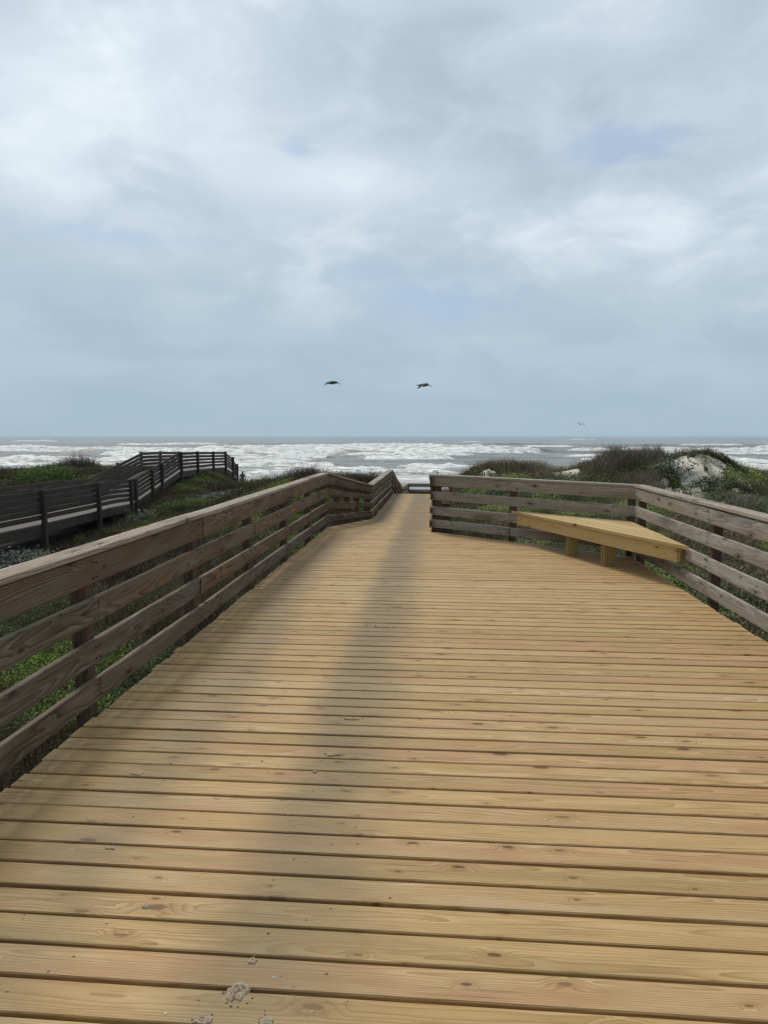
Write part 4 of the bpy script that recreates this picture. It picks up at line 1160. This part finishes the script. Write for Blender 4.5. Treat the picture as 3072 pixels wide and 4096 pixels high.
def build_creatures():
    g = 'two pelicans gliding over the surf'
    body = [(-0.62, 0.02, 0.012, 0.05), (-0.48, 0.03, 0.04, 0.07), (-0.25, 0.03, 0.10, 0.12), (0.0, 0.03, 0.14, 0.15), (0.22, 0.05, 0.13, 0.13), (0.38, 0.06, 0.10, 0.09), (0.47, 0.05, 0.075, 0.06), (0.54, 0.03, 0.04, 0.04)]
    bill = [(0.50, 0.03, 0.035, 0.028), (0.66, -0.04, 0.026, 0.02), (0.84, -0.115, 0.006, 0.006)]
    # near wing swept down towards the viewer, far wing half raised
    nw = [((0.08, -0.10, 0.08), 0.24, 0.030), ((0.02, -0.45, 0.12), 0.22, 0.022), ((-0.12, -0.75, 0.02), 0.19, 0.018), ((-0.34, -0.95, -0.16), 0.14, 0.014), ((-0.60, -1.08, -0.33), 0.04, 0.010)]
    fw = [((0.08, 0.10, 0.08), 0.24, 0.030), ((0.05, 0.45, 0.17), 0.22, 0.022), ((0.02, 0.80, 0.16), 0.17, 0.018), ((-0.05, 1.12, 0.10), 0.05, 0.010)]
    bird('pelican', 'dark pelican gliding over the sea, the one on the left of the pair', 'bird', (-9.35, 62, 6.22), body, [nw, fw], bill, (0.030, 0.032, 0.030), g)
    nw2 = [((0.08, -0.10, 0.06), 0.24, 0.030), ((0.0, -0.42, 0.04), 0.23, 0.024), ((-0.18, -0.70, -0.10), 0.20, 0.020), ((-0.44, -0.90, -0.30), 0.15, 0.014), ((-0.78, -1.02, -0.52), 0.04, 0.010)]
    fw2 = [((0.10, 0.10, 0.08), 0.24, 0.030), ((0.16, 0.42, 0.20), 0.22, 0.022), ((0.30, 0.75, 0.22), 0.17, 0.018), ((0.45, 1.05, 0.20), 0.05, 0.010)]
    bird('pelican', 'dark pelican with a pale head patch gliding on the right of the pair', 'bird', (-1.42, 62, 5.98), body, [nw2, fw2], bill, (0.030, 0.032, 0.030), g, belly=(0.36, 0.42, (0.45, 0.43, 0.36)))
    gb = [(-0.24, 0, 0.01, 0.03), (-0.1, 0, 0.05, 0.05), (0.05, 0, 0.06, 0.06), (0.18, 0.02, 0.04, 0.04), (0.24, 0.02, 0.012, 0.012)]
    w1 = [((0.02, -0.04, 0.02), 0.09, 0.014), ((0.03, -0.3, 0.16), 0.08, 0.012), ((-0.02, -0.62, 0.20), 0.03, 0.008)]
    w2 = [((0.02, 0.04, 0.02), 0.09, 0.014), ((0.03, 0.3, 0.10), 0.08, 0.012), ((-0.02, 0.66, -0.14), 0.03, 0.008)]
    bird('gull', 'thin winged gull banking low above the horizon over the right hand dunes', 'bird', (16.2, 84, 3.03), gb, [[(( c[1] * 0 + c[0], c[1], c[2]), ch, th) for c, ch, th in w1], w2], None, (0.42, 0.45, 0.47), voxel=0.010, rot=R(-65))
    # person on the beach, seen from behind over the dune
    bm = bmesh.new()
    J = {'pel': (0, 0, 0.93), 'sp': (0, 0.01, 1.15), 'ch': (0, 0.0, 1.36), 'nk': (0, 0.01, 1.48), 'hd': (0, 0.03, 1.58), 'tp': (0, 0.03, 1.70),
         'ls': (-0.17, 0, 1.40), 'le': (-0.24, 0.02, 1.13), 'lw': (-0.20, 0.12, 0.90), 'lh': (-0.19, 0.15, 0.82), 'rs': (0.17, 0, 1.40), 're': (0.24, 0.02, 1.13), 'rw': (0.20, 0.12, 0.90), 'rh': (0.19, 0.15, 0.82),
         'lp': (-0.10, 0, 0.88), 'lk': (-0.11, 0.02, 0.48), 'la': (-0.11, -0.02, 0.08), 'lf': (-0.12, 0.14, 0.04), 'rp': (0.10, 0, 0.88), 'rk': (0.11, 0.02, 0.48), 'ra': (0.11, -0.02, 0.08), 'rf': (0.12, 0.14, 0.04)}
    rad = dict(pel=.15, sp=.14, ch=.16, nk=.06, hd=.10, tp=.07, ls=.08, le=.055, lw=.04, lh=.045, rs=.08, re=.055, rw=.04, rh=.045, lp=.10, lk=.07, la=.05, lf=.045, rp=.10, rk=.07, ra=.05, rf=.045)
    names = list(J); me = bpy.data.meshes.new('person')
    ed = [('pel', 'sp'), ('sp', 'ch'), ('ch', 'nk'), ('nk', 'hd'), ('hd', 'tp'), ('ch', 'ls'), ('ls', 'le'), ('le', 'lw'), ('lw', 'lh'), ('ch', 'rs'), ('rs', 're'), ('re', 'rw'), ('rw', 'rh'),
          ('pel', 'lp'), ('lp', 'lk'), ('lk', 'la'), ('la', 'lf'), ('pel', 'rp'), ('rp', 'rk'), ('rk', 'ra'), ('ra', 'rf')]
    me.from_pydata([J[n] for n in names], [(names.index(a), names.index(b)) for a, b in ed], [])
    bm.free()
    px, py = -16.45, 58.5
    o = add_obj('person', me, None, (px, py, float(terrain(px, py)) + 0.02)); tag(o, 'person in a dark jacket standing on the beach beyond the end of the old boardwalk', 'person')
    sk = o.modifiers.new('skin', 'SKIN')
    me.skin_vertices[0].data[0].use_root = True
    for i, n in enumerate(names): me.skin_vertices[0].data[i].radius = (rad[n], rad[n] * 0.85)
    sb = o.modifiers.new('smooth', 'SUBSURF'); sb.levels = 1; sb.render_levels = 1
    m, t, b = material('person_clothes'); z = t.sep(t.new('ShaderNodeTexCoord').outputs['Object'])[2]
    c = t.mix(t.mapr(z, 0.86, 0.88), (0.03, 0.035, 0.05, 1), (0.035, 0.045, 0.055, 1))
    c = t.mix(t.mapr(z, 1.49, 1.51), c, (0.05, 0.035, 0.025, 1))
    t.link(c, b.inputs['Base Color']); me.materials.append(m)

def build_cord():
    # white loop of cord lying at the foot of the slanting railing
    bm = bmesh.new(); n = 26; rows = []
    x0, y0 = 1.47, 10.86
    for i in range(n):
        f = i / (n - 1); a = math.pi * (0.15 + 1.25 * f)
        p = Vector((x0 + 0.035 * math.cos(a), y0, 0.058 + 0.05 * math.sin(a - 0.9)))
        tg = Vector((-math.sin(a), 0, math.cos(a - 0.9))).normalized(); s = Vector((0, 1, 0)); u = tg.cross(s)
        rows.append([bm.verts.new(p + s * 0.004 * math.cos(q * math.pi / 3) + u * 0.004 * math.sin(q * math.pi / 3)) for q in range(6)])
    for r0, r1 in zip(rows[:-1], rows[1:]):
        for k in range(6): bm.faces.new((r0[k], r0[(k + 1) % 6], r1[(k + 1) % 6], r1[k]))
    bm.faces.new(rows[0][::-1]); bm.faces.new(rows[-1])
    me = bpy.data.meshes.new('cord'); bm.to_mesh(me); bm.free()
    m, t, b = material('white_cord'); b.inputs['Base Color'].default_value = (0.7, 0.7, 0.68, 1); me.materials.append(m)
    tag(add_obj('cord', me), 'short curl of white cord at the deck edge left of the bench legs', 'cord')

# ------------------------------------------------------------------ camera
def build_camera():
    f = 2840.0
    cam = bpy.data.cameras.new('camera'); o = bpy.data.objects.new('camera', cam); COL.objects.link(o)
    cam.sensor_fit = 'VERTICAL'; cam.sensor_height = 36.0; cam.lens = f / 4096 * 36
    cam.clip_start = 0.05; cam.clip_end = 40000
    o.location = (0, 0, EYE)
    o.rotation_euler = (R(90 - 6.11), R(0.0), R(4.424))
    o.rotation_euler.rotate_axis('Z', R(0.07))
    scene.camera = o

def build_haze():
    bm = bmesh.new()
    bmesh.ops.create_cube(bm, size=1.0, matrix=Matrix.Translation((0, 8100, 0)) @ Matrix.Diagonal((49000, 16600, 22, 1)))
    me = bpy.data.meshes.new('haze'); bm.to_mesh(me); bm.free()
    m = bpy.data.materials.new('sea_haze'); m.use_nodes = True; n = m.node_tree.nodes; n.clear()
    out = n.new('ShaderNodeOutputMaterial'); v = n.new('ShaderNodeVolumePrincipled')
    v.inputs['Color'].default_value = (0.82, 0.91, 1.0, 1); v.inputs['Density'].default_value = HAZE; v.inputs['Anisotropy'].default_value = 0.3
    m.node_tree.links.new(v.outputs[0], out.inputs['Volume']); me.materials.append(m)
    tag(add_obj('haze', me), 'thin salt haze over the surf', 'haze', kind='stuff')
HAZE = 0.00010

build_light(); build_camera(); build_haze(); build_ground(); build_sea()
build_boardwalk(); build_railings(); build_bench(); build_old()
build_cover(); build_plants(); build_mud(); build_creatures(); build_cord()
vs = scene.view_settings
vs.view_transform = 'Standard'; vs.look = 'None'; vs.exposure = 0.17; vs.gamma = 1.0
scene.cycles.max_bounces = 6
